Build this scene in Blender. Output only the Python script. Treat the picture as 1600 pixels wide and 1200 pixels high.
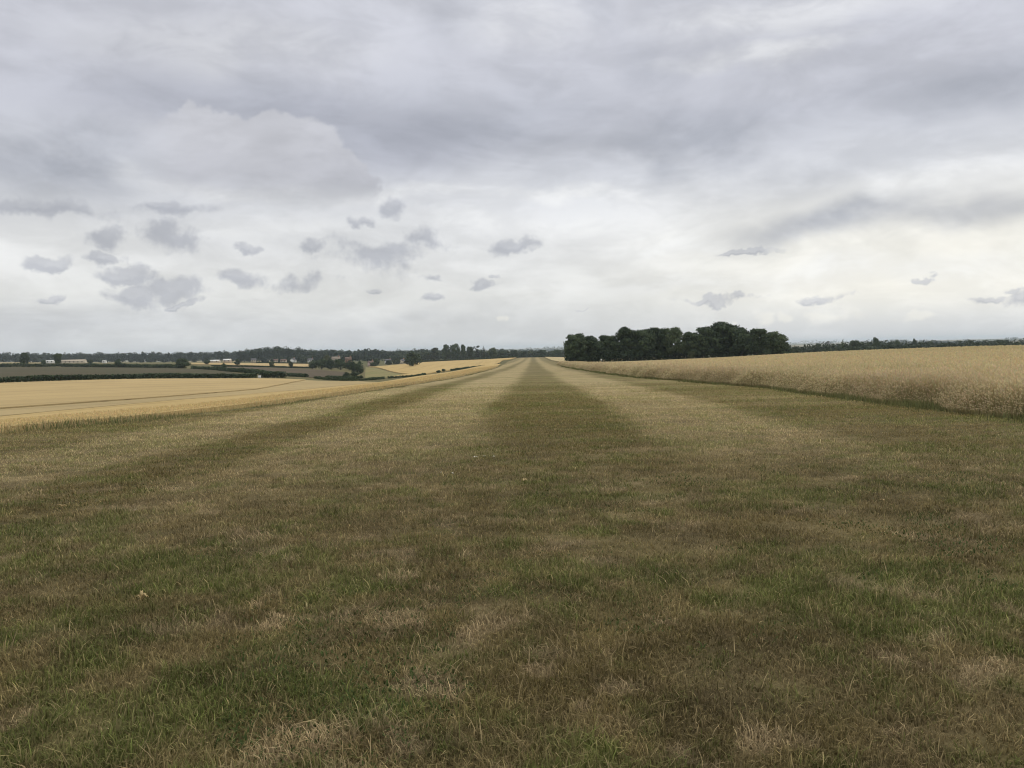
import bpy, math
import numpy as np
from mathutils import Matrix, Vector
from mathutils.geometry import delaunay_2d_cdt

scene = bpy.context.scene
for o in list(bpy.data.objects):
    bpy.data.objects.remove(o)
COL = scene.collection
R = math.radians
rng = np.random.default_rng(11)

# ------------------------------------------------------------------ camera
FPX = 1202.0                      # focal length for a 1600 px wide frame
YAW, PITCH, ROLL = math.atan(33 / FPX), math.atan(54 / FPX), R(1.2)
EYE = np.array([0.0, 0.0, 1.6])
cam_d = bpy.data.cameras.new("camera")
cam_d.sensor_width = 36.0
cam_d.lens = 36.0 * FPX / 1600.0
cam_d.clip_start, cam_d.clip_end = 0.05, 40000.0
cam = bpy.data.objects.new("camera", cam_d)
COL.objects.link(cam)
fw = np.array([-math.sin(YAW) * math.cos(PITCH), math.cos(YAW) * math.cos(PITCH), -math.sin(PITCH)])
rt0 = np.array([math.cos(YAW), math.sin(YAW), 0.0])
up0 = np.cross(rt0, fw)
rt = rt0 * math.cos(ROLL) - up0 * math.sin(ROLL)
up = up0 * math.cos(ROLL) + rt0 * math.sin(ROLL)
cam.matrix_world = Matrix(((rt[0], up[0], -fw[0], EYE[0]), (rt[1], up[1], -fw[1], EYE[1]),
                           (rt[2], up[2], -fw[2], EYE[2]), (0, 0, 0, 1)))
scene.camera = cam


def ray(px, py):
    return fw + rt * ((px - 800.0) / FPX) - up * ((py - 600.0) / FPX)


def at(px, py, d):
    return EYE + ray(px, py) * d


# ------------------------------------------------------------------ sky and sun
SUN_EL, SUN_AZ = R(42), R(50)     # azimuth measured from +Y towards +X
scene.view_settings.view_transform = 'Standard'
scene.view_settings.look = 'None'
scene.view_settings.exposure = 0.0
scene.view_settings.gamma = 1.0
scene.render.film_transparent = False
scene.cycles.volume_bounces = 1
scene.cycles.max_bounces = 6
scene.cycles.use_denoising = True
scene.cycles.denoising_input_passes = 'RGB_ALBEDO_NORMAL'
scene.cycles.denoising_prefilter = 'ACCURATE'
scene.cycles.filter_width = 1.15
scene.cycles.transparent_max_bounces = 8

sun_d = bpy.data.lights.new("sun", 'SUN')
sun_d.energy = 1.0
sun_d.angle = R(20)
sun_d.color = (1.0, 0.94, 0.82)
sun = bpy.data.objects.new("sun", sun_d)
COL.objects.link(sun)
sv = Vector((math.sin(SUN_AZ) * math.cos(SUN_EL), math.cos(SUN_AZ) * math.cos(SUN_EL), math.sin(SUN_EL)))
sun.rotation_euler = sv.to_track_quat('Z', 'Y').to_euler()
sun.location = (60, 40, 80)


class Nodes:
    """little helper for writing node trees"""
    def __init__(self, tree):
        self.t = tree
        self.n = tree.nodes
        self.n.clear()

    def add(self, kind, **kw):
        nd = self.n.new(kind)
        for k, v in kw.items():
            setattr(nd, k, v)
        return nd

    def link(self, a, b):
        self.t.links.new(a, b)

    def put(self, sock, v):
        if hasattr(v, 'is_output'):
            self.link(v, sock)
        else:
            sock.default_value = v

    def math(self, op, a, b=0.0, c=None, clamp=False):
        nd = self.add('ShaderNodeMath', operation=op, use_clamp=clamp)
        self.put(nd.inputs[0], a)
        self.put(nd.inputs[1], b)
        if c is not None:
            self.put(nd.inputs[2], c)
        return nd.outputs[0]

    def vmath(self, op, a, b=None, c=None):
        nd = self.add('ShaderNodeVectorMath', operation=op)
        self.put(nd.inputs[0], a)
        if b is not None:
            self.put(nd.inputs[1], b)
        if c is not None:
            self.put(nd.inputs[2], c)
        return nd.outputs['Value'] if op in ('LENGTH', 'DOT_PRODUCT') else nd.outputs[0]

    def smooth(self, v, a, b, to0=0.0, to1=1.0):
        nd = self.add('ShaderNodeMapRange', interpolation_type='SMOOTHSTEP')
        self.put(nd.inputs['Value'], v)
        nd.inputs['From Min'].default_value = a
        nd.inputs['From Max'].default_value = b
        nd.inputs['To Min'].default_value = to0
        nd.inputs['To Max'].default_value = to1
        return nd.outputs['Result']

    def noise(self, vec, scale, detail=4.0, rough=0.55, dist=0.0, color=False):
        nd = self.add('ShaderNodeTexNoise')
        if vec is not None:
            self.link(vec, nd.inputs['Vector'])
        nd.inputs['Scale'].default_value = scale
        nd.inputs['Detail'].default_value = detail
        nd.inputs['Roughness'].default_value = rough
        nd.inputs['Distortion'].default_value = dist
        return nd.outputs['Color'] if color else nd.outputs[0]

    def mix(self, f, a, b, blend='MIX'):
        nd = self.add('ShaderNodeMix', data_type='RGBA', blend_type=blend)
        self.put(nd.inputs['Factor'], f)
        for s, v in ((nd.inputs[6], a), (nd.inputs[7], b)):
            if hasattr(v, 'is_output'):
                self.link(v, s)
            else:
                s.default_value = (*v[:3], 1.0)
        return nd.outputs[2]

    def ramp(self, f, stops, interp='EASE'):
        nd = self.add('ShaderNodeValToRGB')
        cr = nd.color_ramp
        cr.interpolation = interp
        while len(cr.elements) < len(stops):
            cr.elements.new(0.5)
        for e, (p, c) in zip(cr.elements, stops):
            e.position = p
            e.color = (*c[:3], 1.0)
        self.put(nd.inputs[0], f)
        return nd.outputs[0]


def azel(px, py):
    v = ray(px, py)
    v = v / np.linalg.norm(v)
    return math.atan2(v[0], v[1]), math.asin(v[2])


# cumulus scraps, soft dark banks and bright heads of the sky, as directions
PUFFS = [(170, 366, 28, 17), (275, 371, 50, 22), (200, 430, 30, 11), (205, 464, 34, 14), (277, 451, 38, 17),
         (90, 413, 30, 8), (65, 462, 20, 6), (172, 405, 18, 9), (278, 475, 18, 5), (375, 434, 36, 12),
         (470, 441, 46, 15), (395, 392, 20, 8), (487, 385, 22, 11), (570, 343, 24, 9), (632, 331, 33, 16),
         (598, 396, 76, 30), (665, 372, 50, 20), (688, 428, 26, 9), (758, 447, 17, 11), (776, 432, 9, 4),
         (678, 462, 18, 7), (582, 457, 20, 5), (802, 385, 37, 12), (1168, 394, 48, 4), (1170, 467, 24, 6),
         (1285, 463, 30, 6), (1097, 472, 40, 4), (1570, 450, 12, 4), (1540, 461, 26, 5), (1585, 459, 20, 9),
         (905, 481, 16, 2), (1440, 440, 10, 3), (260, 325, 60, 12), (60, 325, 110, 12)]
BANKS = [(720, 205, 260, 62, 1.0), (1120, 205, 260, 38, .9), (1500, 165, 230, 50, 1.0), (1360, 250, 220, 30, .5),
         (1040, 248, 52, 30, .8), (1015, 112, 46, 40, .5), (1330, 340, 170, 24, 1.0), (1520, 330, 150, 20, .8),
         (972, 18, 22, 34, .6), (70, 240, 210, 60, 1.0), (430, 165, 260, 30, .6), (900, 265, 120, 30, .5), (700, 35, 60, 40, .4),
         (150, 500, 260, 22, .45), (560, 515, 200, 16, .35)]
HEADS = [(1200, 497, 15, 9), (1235, 496, 9, 7), (1300, 491, 38, 12), (785, 504, 9, 5), (1140, 503, 6, 4), (1440, 494, 30, 6)]
BREAKS = [(345, 292, 170, 11, .75), (150, 268, 30, 14, .6), (640, 312, 170, 12, .5), (900, 300, 130, 11, .7), (860, 352, 190, 15, .55), (948, 352, 50, 8, .9),
          (1180, 88, 130, 17, .55), (1560, 285, 130, 22, .7), (1120, 372, 200, 14, .6), (330, 70, 220, 34, .3), (840, 45, 120, 40, .35),
          (1250, 20, 200, 30, .45), (90, 370, 130, 20, .5), (420, 350, 160, 16, .45), (1380, 425, 220, 22, .6), (1000, 440, 180, 14, .5)]

world = bpy.data.worlds.new("World")
scene.world = world
world.use_nodes = True
W = Nodes(world.node_tree)
tc = W.add('ShaderNodeTexCoord')
dirv = tc.outputs['Generated']
sep = W.add('ShaderNodeSeparateXYZ')
W.link(dirv, sep.inputs[0])
X, Y, Z = sep.outputs
el = W.math('ARCSINE', Z)
az = W.math('ARCTAN2', X, Y)
cmb = W.add('ShaderNodeCombineXYZ')
W.link(az, cmb.inputs[0])
W.link(el, cmb.inputs[1])
azel_v = cmb.outputs[0]
zc = W.math('ADD', W.math('MAXIMUM', Z, 0.0), 0.09)
pc = W.add('ShaderNodeCombineXYZ')
W.link(W.math('DIVIDE', X, zc), pc.inputs[0])
W.link(W.math('DIVIDE', Y, zc), pc.inputs[1])
plane_v = pc.outputs[0]
# warp for ragged cloud edges
w1 = W.vmath('SUBTRACT', W.noise(dirv, 16.0, 7.0, 0.6, color=True), (0.5, 0.5, 0.5))
ragged = W.vmath('MULTIPLY_ADD', w1, (0.105, 0.05, 0.0), azel_v)
w2 = W.vmath('SUBTRACT', W.noise(dirv, 5.0, 5.0, 0.55, color=True), (0.5, 0.5, 0.5))
softw = W.vmath('MULTIPLY_ADD', w2, (0.22, 0.10, 0.0), azel_v)


def blobs(vec, items):
    acc = None
    for it in items:
        a0, e0 = azel(it[0], it[1])
        wa, we = it[2] / FPX, it[3] / FPX
        d = W.vmath('LENGTH', W.vmath('MULTIPLY_ADD', vec, (1 / wa, 1 / we, 0), (-a0 / wa, -e0 / we, 0)))
        acc = d if acc is None else W.math('MINIMUM', acc, d)
    return acc


def soft_sum(vec, items):
    acc = None
    for it in items:
        a0, e0 = azel(it[0], it[1])
        wa, we = it[2] / FPX, it[3] / FPX
        d = W.vmath('LENGTH', W.vmath('MULTIPLY_ADD', vec, (1 / wa, 1 / we, 0), (-a0 / wa, -e0 / we, 0)))
        s = W.smooth(d, 0.1, 1.5, it[4], 0.0)
        acc = s if acc is None else W.math('MAXIMUM', acc, s)
    return acc


deg = W.math('MULTIPLY', el, 180 / math.pi / 40.0)      # 0..1 over 40 degrees
streak = W.noise(W.vmath('MULTIPLY', dirv, (2.0, 2.0, 6.0)), 1.0, 6.0, 0.55, 0.3)
deg_w = W.math('MULTIPLY_ADD', W.math('SUBTRACT', streak, 0.5), 0.10, deg)
base = W.ramp(deg_w, [(0.0, (.69, .70, .72)), (.05, (.73, .735, .74)), (.10, (.79, .785, .77)), (.16, (.83, .825, .82)),
                      (.235, (.79, .79, .805)), (.30, (.69, .695, .73)), (.40, (.575, .58, .64)), (.52, (.60, .605, .665)),
                      (.66, (.67, .675, .73)), (1.0, (.74, .75, .80))], 'LINEAR')
# the bank near the horizon on the right lets warm light through
warm = W.math('MULTIPLY', W.smooth(az, -0.05, 0.5), W.math('MULTIPLY', W.smooth(el, 0.01, 0.07), W.smooth(el, 0.22, 0.09)))
base = W.mix(W.math('MULTIPLY', warm, 0.95), base, (.965, .93, .85))
lay = W.noise(W.vmath('MULTIPLY', dirv, (3.4, 3.4, 9.0)), 1.0, 8.0, 0.56, 0.5)
lay2 = W.noise(W.vmath('MULTIPLY', dirv, (9.0, 9.0, 24.0)), 1.0, 8.0, 0.6, 0.4)
var = W.math('MULTIPLY', W.smooth(lay, 0.38, 0.64, 0.92, 1.06), W.smooth(lay2, 0.38, 0.64, 0.93, 1.045))
brk = soft_sum(softw, BREAKS)
base = W.mix(W.math('MULTIPLY', brk, W.smooth(lay2, .34, .6, .35, 1.0)), base, (.88, .875, .87))
bank = soft_sum(softw, BANKS)
base = W.mix(W.math('MULTIPLY', bank, W.smooth(lay, .36, .62, .86, .45)), base, (.42, .435, .495))
pn = W.math('ADD', W.math('MULTIPLY', W.math('SUBTRACT', W.noise(dirv, 30.0, 7.0, 0.56), 0.5), 2.4),
            W.math('MULTIPLY', W.math('SUBTRACT', W.noise(dirv, 11.0, 3.0, 0.5), 0.5), 1.2))
# the big pale cumulus standing in front of the dark bank
big = blobs(ragged, [(335, 258, 125, 78), (440, 265, 110, 78), (522, 288, 82, 56)])
big_m = W.smooth(W.math('ADD', big, W.math('MULTIPLY', pn, 0.14)), 0.88, 1.0, 1.0, 0.0)
a0, e0 = azel(400, 180)
a1, e1 = azel(400, 320)
behind = soft_sum(azel_v, [(610, 225, 150, 56, .75), (300, 158, 200, 34, .5), (480, 178, 140, 34, .7)])
base = W.mix(behind, base, (.42, .43, .495))
big_c = W.mix(W.smooth(el, e1, e0), (.475, .475, .52), (.615, .612, .652))
big_f = W.math('MULTIPLY', W.math('MULTIPLY', W.smooth(el, e1 - .01, e1 + .045), W.smooth(az, azel(190, 250)[0], azel(310, 250)[0])), 0.85)
base = W.mix(W.math('MULTIPLY', big_m, big_f), base, big_c)
pf = W.math('ADD', blobs(ragged, PUFFS), pn)
pf_up = W.math('ADD', blobs(W.vmath('ADD', ragged, (0.002, 0.004, 0.0)), PUFFS), pn)
lit = W.smooth(W.math('SUBTRACT', pf_up, pf), -0.05, 0.8)
pm = W.smooth(pf, 0.38, 1.22, 0.76, 0.0)
base = W.mix(pm, base, W.mix(lit, (.45, .46, .515), (.58, .585, .625)))
hd = W.math('ADD', blobs(ragged, HEADS), pn)
base = W.mix(W.smooth(hd, 0.2, 1.25, 0.8, 0.0), base, (.90, .88, .83))
vm = W.add('ShaderNodeVectorMath', operation='SCALE')
W.link(W.vmath('MULTIPLY', base, (1.01, 1.02, 1.02)), vm.inputs[0])
W.link(var, vm.inputs['Scale'])
# an overcast dome is brightest overhead, outside the frame
zen = W.smooth(el, R(27), R(65), 1.0, 2.0)
vm2 = W.add('ShaderNodeVectorMath', operation='SCALE')
W.link(vm.outputs[0], vm2.inputs[0])
W.link(W.math('MULTIPLY', zen, 10.0), vm2.inputs['Scale'])
over = W.mix(W.smooth(el, R(27), R(50)), vm2.outputs[0], W.vmath('MULTIPLY', vm2.outputs[0], (1.0, .965, .86)))
sky = W.add('ShaderNodeTexSky', sky_type='NISHITA', sun_disc=False, sun_elevation=SUN_EL, sun_rotation=SUN_AZ)
allsky = W.mix(0.05, over, sky.outputs[0])
bg = W.add('ShaderNodeBackground')
W.link(allsky, bg.inputs[0])
bg.inputs[1].default_value = 0.1
wo = W.add('ShaderNodeOutputWorld')
W.link(bg.outputs[0], wo.inputs[0])
world.cycles.sampling_method = 'MANUAL'
world.cycles.sample_map_resolution = 512


# ------------------------------------------------------------------ numbers: noise and terrain
class VNoise:
    def __init__(self, seed):
        self.t = np.random.default_rng(seed).random((256, 256))

    def __call__(self, x, y):
        xi, yi = np.floor(x).astype(np.int64), np.floor(y).astype(np.int64)
        fx, fy = x - xi, y - yi
        fx, fy = fx * fx * (3 - 2 * fx), fy * fy * (3 - 2 * fy)
        a, b = xi & 255, yi & 255
        c, d = (a + 1) & 255, (b + 1) & 255
        t = self.t
        return (t[a, b] * (1 - fx) + t[c, b] * fx) * (1 - fy) + (t[a, d] * (1 - fx) + t[c, d] * fx) * fy


VN = [VNoise(100 + i) for i in range(8)]


def fbm(x, y, k=0, octaves=4, gain=0.5):
    s, a, tot = 0.0, 1.0, 0.0
    for i in range(octaves):
        s = s + a * VN[(k + i) % 8](x * 2 ** i + 13.7 * i + 500 + 31 * k, y * 2 ** i + 7.1 * i + 500 + 17 * k)
        tot += a
        a *= gain
    return s / tot


def sstep(v, a, b):
    t = np.clip((v - a) / (b - a), 0, 1)
    return t * t * (3 - 2 * t)


_py = np.array([-400, 0, 20, 100, 187, 250, 310, 490, 640, 720, 785, 850, 950, 1200, 2500, 6000, 20000.])
_pz = np.array([3., 0, -.32, -1.6, -2.92, -3.6, -4.25, -6.05, -6.75, -6.9, -6.95, -7.8, -10, -14, -22, -25, -25.])


def _smooth_profile():
    ys = np.concatenate([np.arange(-400, 1500, 2.0)])
    z = np.interp(ys, _py, _pz)
    k = np.exp(-0.5 * (np.arange(-20, 21) / 8.0) ** 2)
    k /= k.sum()
    zz = np.convolve(np.pad(z, 20, mode='edge'), k, 'valid')
    near = sstep(ys, 20, 120)
    return ys, z * (1 - near) + zz * near


_PY, _PZ = _smooth_profile()


def profile(y):
    return np.where(y < 1490, np.interp(y, _PY, _PZ), np.interp(y, _py, _pz))


CTRL = []                          # (theta, ln r, correction)


def ctrl_xyz(x, y, z):
    CTRL.append((math.atan2(x, y), math.log(math.hypot(x, y)), z - float(profile(np.array(y)))))


def ctrl(px, py, d, off=0.0):
    p = at(px, py, d)
    ctrl_xyz(p[0], p[1], p[2] - off)


for yy in (6, 12, 20, 32, 50, 80, 120, 180, 250, 320, 400, 500, 640, 780, 860):
    for xx in ((-13.0 if yy < 24 else -9.0 if yy < 260 else -13.5), 0, (11.3 if yy < 60 or yy > 260 else 8.5)):
        ctrl_xyz(xx, yy, float(profile(np.array(yy))))
for th in (-170, -120, -80, -50, -25, 25, 50, 80, 120, 170):
    for r_ in (3, 8):
        ctrl_xyz(r_ * math.sin(R(th)), r_ * math.cos(R(th)), float(profile(np.array(r_ * math.cos(R(th))))))
# right: wheat crest, the wood, the drop behind
for p in ((1600, 541, 125, .75), (1500, 544.5, 140, .75), (1400, 547, 160, .75), (1300, 550.5, 190, .75), (1230, 554, 225, .75),
          (1100, 562, 240, .7), (1000, 566, 240, .7),
          (885, 567, 300, .2), (970, 565, 303, .3), (1050, 562, 306, .3), (1140, 558.5, 308, .3), (1230, 556, 310, .3),
          (1600, 556, 260), (1500, 560, 280), (1400, 563, 330), (1300, 563, 400), (1700, 556, 280), (1800, 552, 150, .7),
          (1050, 564, 420), (1150, 563, 430)):
    ctrl(*p)
for p in ((0, 654, 35, .15), (200, 639.5, 40, .15), (400, 620, 55, .15), (600, 598, 90, .15), (700, 584, 140, .15)):
    ctrl(*p)
# left: two wheat fields, hedges, the valley and the rise beyond
for p in ((0, 643, 58, .5), (200, 626, 77, .5), (400, 611, 111, .5), (500, 603, 136, .5), (600, 594, 170, .4), (700, 580.5, 255, .3),
          (775, 571, 350, 0), (-200, 660, 45, .5),
          (0, 597, 200, .3), (200, 591, 225, .3), (400, 590, 262, .3), (480, 592, 255, .3), (-250, 606, 180, .3),
          (0, 574, 600), (185, 574.5, 560), (284, 576, 500), (400, 582, 420), (470, 589, 310), (-250, 578, 600),
          (0, 568, 1100), (200, 567.5, 1100), (330, 567, 1000), (420, 568, 900), (-200, 570, 1100),
          (350, 574, 650), (480, 577.5, 560), (540, 588, 400), (480, 590, 330),
          (490, 576.5, 600), (545, 581, 520), (575, 585, 450),
          (500, 593, 290), (570, 595, 280), (600, 592, 300), (655, 588, 300), (690, 581.5, 345), (740, 575, 410), (780, 570, 480),
          (600, 572, 800), (640, 572, 640), (660, 566, 900), (720, 563.3, 870), (770, 561.3, 840), (690, 572, 560),
          (0, 566, 1600), (200, 566, 1600), (400, 565, 1500), (550, 565, 1150), (650, 563, 1100), (-250, 568, 1600)):
    ctrl(*p)
for th in np.linspace(-1.1, 1.1, 9):
    for r_, z_ in ((4000, -22), (9000, -14), (14000, 2)):
        ctrl_xyz(r_ * math.sin(th), r_ * math.cos(th), z_)
for th in (.15, .3, .45, .6):
    for r_, z_ in ((700, -13), (1200, -20), (2200, -26)):
        ctrl_xyz(r_ * math.sin(th), r_ * math.cos(th), z_)
for th in (0.0, .07):
    for r_, z_ in ((1100, -13), (1800, -20)):
        ctrl_xyz(r_ * math.sin(th), r_ * math.cos(th), z_)
_C = np.array(CTRL)
_TS = 2.2


def _kern(d2):
    return np.sqrt(d2 + 0.10 ** 2)


_pts = np.stack([_C[:, 0] * _TS, _C[:, 1]], 1)
_A = _kern(((_pts[:, None] - _pts[None]) ** 2).sum(2))
_w = np.linalg.solve(_A - np.eye(len(_pts)) * 1e-3, _C[:, 2])


XR_Y = np.array([-40, 30, 38, 55, 66, 88, 150, 250, 275, 300, 480, 800.])
XR_X = np.array([11.2, 11.3, 11.9, 10.2, 9.0, 8.3, 7.8, 7.8, 11., 11.8, 11.5, 11.5])


def xr(y):
    return np.interp(y, XR_Y, XR_X)


def xl(y):
    return np.interp(y, [-40, 19, 24, 30, 36, 48, 72, 98, 210, 350, 490, 800], [-14.4, -14.0, -12.0, -10.8, -10.2, -9.5, -8.3, -8.0, -9.4, -12.6, -15.8, -15])


def hgt(x, y):
    x, y = np.asarray(x, float), np.asarray(y, float)
    sh = x.shape
    x, y = x.ravel(), y.ravel()
    out = np.empty_like(x)
    for i in range(0, len(x), 20000):
        xs, ys = x[i:i + 20000], y[i:i + 20000]
        r = np.maximum(np.hypot(xs, ys), 1.0)
        q = np.stack([np.arctan2(xs, ys) * _TS, np.log(r)], 1)
        d2 = ((q[:, None] - _pts[None]) ** 2).sum(2)
        c = _kern(d2) @ _w
        c = c * sstep(r, 4, 14)
        edge = sstep(np.maximum(xl(ys) + .3 - xs, xs - xr(ys) + .3), 0.0, 4.5)
        onrun = (ys > -30) & (ys < 820)
        c = np.where(onrun, c * np.maximum(edge, sstep(ys, 780, 820)), c)
        far = sstep(r, 4500, 9000)
        hill = far * 26 * (fbm(xs / 2600.0, ys / 2600.0, 3, 3) - 0.45)
        out[i:i + 20000] = profile(ys) + c + hill
    return out.reshape(sh)


def h1(x, y):
    return float(hgt(np.array([x]), np.array([y]))[0])


# ------------------------------------------------------------------ mesh helpers
def link(o):
    COL.objects.link(o)
    return o


def mesh_np(name, verts, faces, nper, mat, parent=None, attrs=None, smooth=False):
    """faces: flat int array; nper: verts per face (int or array)"""
    me = bpy.data.meshes.new(name)
    verts = np.ascontiguousarray(verts, dtype=np.float32)
    faces = np.ascontiguousarray(faces, dtype=np.int32).ravel()
    if np.isscalar(nper):
        tot = np.full(len(faces) // nper, nper, dtype=np.int32)
    else:
        tot = np.asarray(nper, dtype=np.int32)
    start = np.concatenate([[0], np.cumsum(tot)[:-1]]).astype(np.int32)
    me.vertices.add(len(verts))
    me.vertices.foreach_set('co', verts.ravel())
    me.loops.add(len(faces))
    me.loops.foreach_set('vertex_index', faces)
    me.polygons.add(len(tot))
    me.polygons.foreach_set('loop_start', start)
    me.polygons.foreach_set('loop_total', tot)
    if smooth:
        me.polygons.foreach_set('use_smooth', np.ones(len(tot), dtype=bool))
    me.update(calc_edges=True)
    for an, (kind, dom, data) in (attrs or {}).items():
        a = me.attributes.new(an, kind, dom)
        a.data.foreach_set('color' if kind == 'FLOAT_COLOR' else 'value', np.ascontiguousarray(data, dtype=np.float32).ravel())
    me.materials.append(mat)
    o = bpy.data.objects.new(name, me)
    if parent is not None:
        o.parent = parent
    return link(o)


def tag(o, label, cat, group=None):
    o['label'] = label
    o['category'] = cat
    if group:
        o['group'] = group
    return o


def structure(o, label=None):
    o['kind'] = 'structure'
    if label:
        o['label'] = label
    return o


def stuff(o, label, cat=None):
    o['kind'] = 'stuff'
    o['label'] = label
    if cat:
        o['category'] = cat
    return o


def empty(name, loc, rz=0.0, sc=(1, 1, 1)):
    e = bpy.data.objects.new(name, None)
    e.location = loc
    e.rotation_euler = (0, 0, rz)
    e.scale = sc
    e.empty_display_size = 0.3
    return link(e)


def copy_thing(root):
    r_ = root.copy()
    COL.objects.link(r_)
    for ch in root.children:
        c = ch.copy()
        COL.objects.link(c)
        c.parent = r_
        for g in ch.children:
            d = g.copy()
            COL.objects.link(d)
            d.parent = c
    return r_


def new_mat(name):
    m = bpy.data.materials.new(name)
    m.use_nodes = True
    N = Nodes(m.node_tree)
    out = N.add('ShaderNodeOutputMaterial')
    return m, N, out


def finish(N, out, color, rough=0.9, bump=None, bump_d=0.02, spec=0.15, transl=0.0):
    p = N.add('ShaderNodeBsdfPrincipled')
    N.put(p.inputs['Base Color'], color if hasattr(color, 'is_output') else (*color[:3], 1.0))
    p.inputs['Roughness'].default_value = rough
    p.inputs['Specular IOR Level'].default_value = spec
    if bump is not None:
        b = N.add('ShaderNodeBump')
        b.inputs['Strength'].default_value = 1.0
        b.inputs['Distance'].default_value = bump_d
        N.link(bump, b.inputs['Height'])
        N.link(b.outputs[0], p.inputs['Normal'])
    sh = p.outputs[0]
    if transl > 0:
        t = N.add('ShaderNodeBsdfTranslucent')
        N.put(t.inputs[0], color if hasattr(color, 'is_output') else (*color[:3], 1.0))
        mx = N.add('ShaderNodeMixShader')
        mx.inputs[0].default_value = transl
        N.link(sh, mx.inputs[1])
        N.link(t.outputs[0], mx.inputs[2])
        sh = mx.outputs[0]
    N.link(sh, out.inputs[0])


def pos(N):
    return N.add('ShaderNodeNewGeometry').outputs['Position']


def scaled(N, v, s):
    return N.vmath('MULTIPLY', v, s)


def attr(N, name):
    a = N.add('ShaderNodeAttribute', attribute_name=name)
    return a


def mat_attr_color(name, transl=0.0, noise_amt=0.0, scale=3.0, rough=0.85, spec=0.15):
    m, N, out = new_mat(name)
    c = attr(N, 'col').outputs['Color']
    if noise_amt:
        f = N.smooth(N.noise(pos(N), scale, 5.0, 0.65), 0.28, 0.72, 1 - noise_amt, 1 + noise_amt)
        v = N.add('ShaderNodeVectorMath', operation='SCALE')
        N.link(c, v.inputs[0])
        N.link(f, v.inputs['Scale'])
        c = v.outputs[0]
    finish(N, out, c, rough, transl=transl, spec=spec)
    return m


def mat_field(name, c_a, c_b, c_c, row_scale=(1.2, .05, 1), grain=2.5, bump_d=0.15, rot=0.0):
    """crop canopy: two tones broken by row-wise streaks, blotches and grain"""
    m, N, out = new_mat(name)
    p = pos(N)
    mp = N.add('ShaderNodeMapping')
    mp.inputs['Rotation'].default_value = (0, 0, rot)
    N.link(p, mp.inputs[0])
    rows = N.noise(scaled(N, mp.outputs[0], row_scale), 1.0, 4.0, 0.6)
    blot = N.noise(p, 0.035, 5.0, 0.6, 0.5)
    gr = N.noise(p, grain, 5.0, 0.7)
    sx = N.add('ShaderNodeSeparateXYZ')
    N.link(mp.outputs[0], sx.inputs[0])
    wob = N.math('MULTIPLY', N.noise(scaled(N, p, (.02, .02, .02)), 1.0, 2.0), 5.0)
    ph = N.math('FRACT', N.math('MULTIPLY', N.math('ADD', sx.outputs[0], wob), 1 / 14.0))
    t1 = N.smooth(N.math('ABSOLUTE', N.math('SUBTRACT', ph, .42)), .012, .035, 1.0, 0.0)
    t2 = N.smooth(N.math('ABSOLUTE', N.math('SUBTRACT', ph, .56)), .012, .035, 1.0, 0.0)
    tram = N.math('MULTIPLY', N.math('MAXIMUM', t1, t2), N.smooth(blot, .3, .6, .1, .5))
    f = N.math('ADD', N.math('MULTIPLY', rows, 0.55), N.math('MULTIPLY', blot, 0.45))
    c = N.mix(N.smooth(f, 0.41, 0.59), c_a, c_b)
    c = N.mix(N.smooth(gr, 0.5, 0.8, 0.0, 0.7), c, c_c)
    c = N.mix(tram, c, tuple(v * .62 for v in c_c))
    finish(N, out, c, 0.95, gr, bump_d, spec=0.05)
    return m


# ------------------------------------------------------------------ ground sheet
def mat_ground():
    m, N, out = new_mat('grassland')
    p = pos(N)
    big = N.noise(p, 0.0022, 3.0, 0.5, 0.8)
    vor = N.add('ShaderNodeTexVoronoi', feature='F1')
    vor.inputs['Scale'].default_value = 0.0032
    N.link(N.vmath('MULTIPLY', p, (1.0, 0.55, 0.0)), vor.inputs['Vector'])
    sepc = N.add('ShaderNodeSeparateColor')
    N.link(vor.outputs['Color'], sepc.inputs[0])
    patch = N.ramp(sepc.outputs[0], [(0.0, (.10, .105, .045)), (.3, (.30, .24, .13)), (.5, (.13, .12, .06)), (.68, (.34, .27, .14)),
                                     (.85, (.09, .10, .045))], 'CONSTANT')
    r_ = N.vmath('LENGTH', p)
    near = N.mix(N.smooth(N.noise(p, 0.12, 6.0, 0.65), 0.35, 0.65), (.17, .14, .075), (.10, .10, .045))
    c = N.mix(N.smooth(r_, 700, 1300), near, patch)
    c = N.mix(N.smooth(big, 0.45, 0.7, 0.0, 0.5), c, (.10, .10, .05))
    c = N.mix(N.smooth(N.noise(p, 1.1, 5.0, 0.7), 0.45, 0.75, 0.0, 0.6), c, (.075, .075, .032))
    finish(N, out, c, 0.95, spec=0.05)
    return m


rr = np.concatenate([np.geomspace(0.8, 14000, 250)])
th = np.concatenate([np.linspace(-math.pi, -1.15, 40, endpoint=False), np.linspace(-1.15, 1.15, 420, endpoint=False),
                     np.linspace(1.15, math.pi, 40, endpoint=False)])
TH, RR = np.meshgrid(th, rr)
GX, GY = RR * np.sin(TH), RR * np.cos(TH)
GZ = hgt(GX, GY)
under = (GX > xl(GY) + .4) & (GX < xr(GY) - .4) & (GY > -8) & (GY < 800)
GZ = np.where(under, GZ - 0.35 - 0.0006 * RR, GZ - 0.03)
nR, nT = RR.shape
idx = np.arange(nR * nT).reshape(nR, nT)
nxt = np.roll(idx, -1, axis=1)
F = np.stack([idx[:-1], nxt[:-1], nxt[1:], idx[1:]], -1).reshape(-1, 4)[:, ::-1]
gv = np.stack([GX, GY, GZ], -1).reshape(-1, 3)
cap = len(gv)
gv = np.vstack([gv, [[0, 0, -0.4]]])
capf = np.stack([idx[0], np.full(nT, cap), nxt[0]], -1)[:, ::-1]
fl = np.concatenate([F.ravel(), capf.ravel()])
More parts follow.
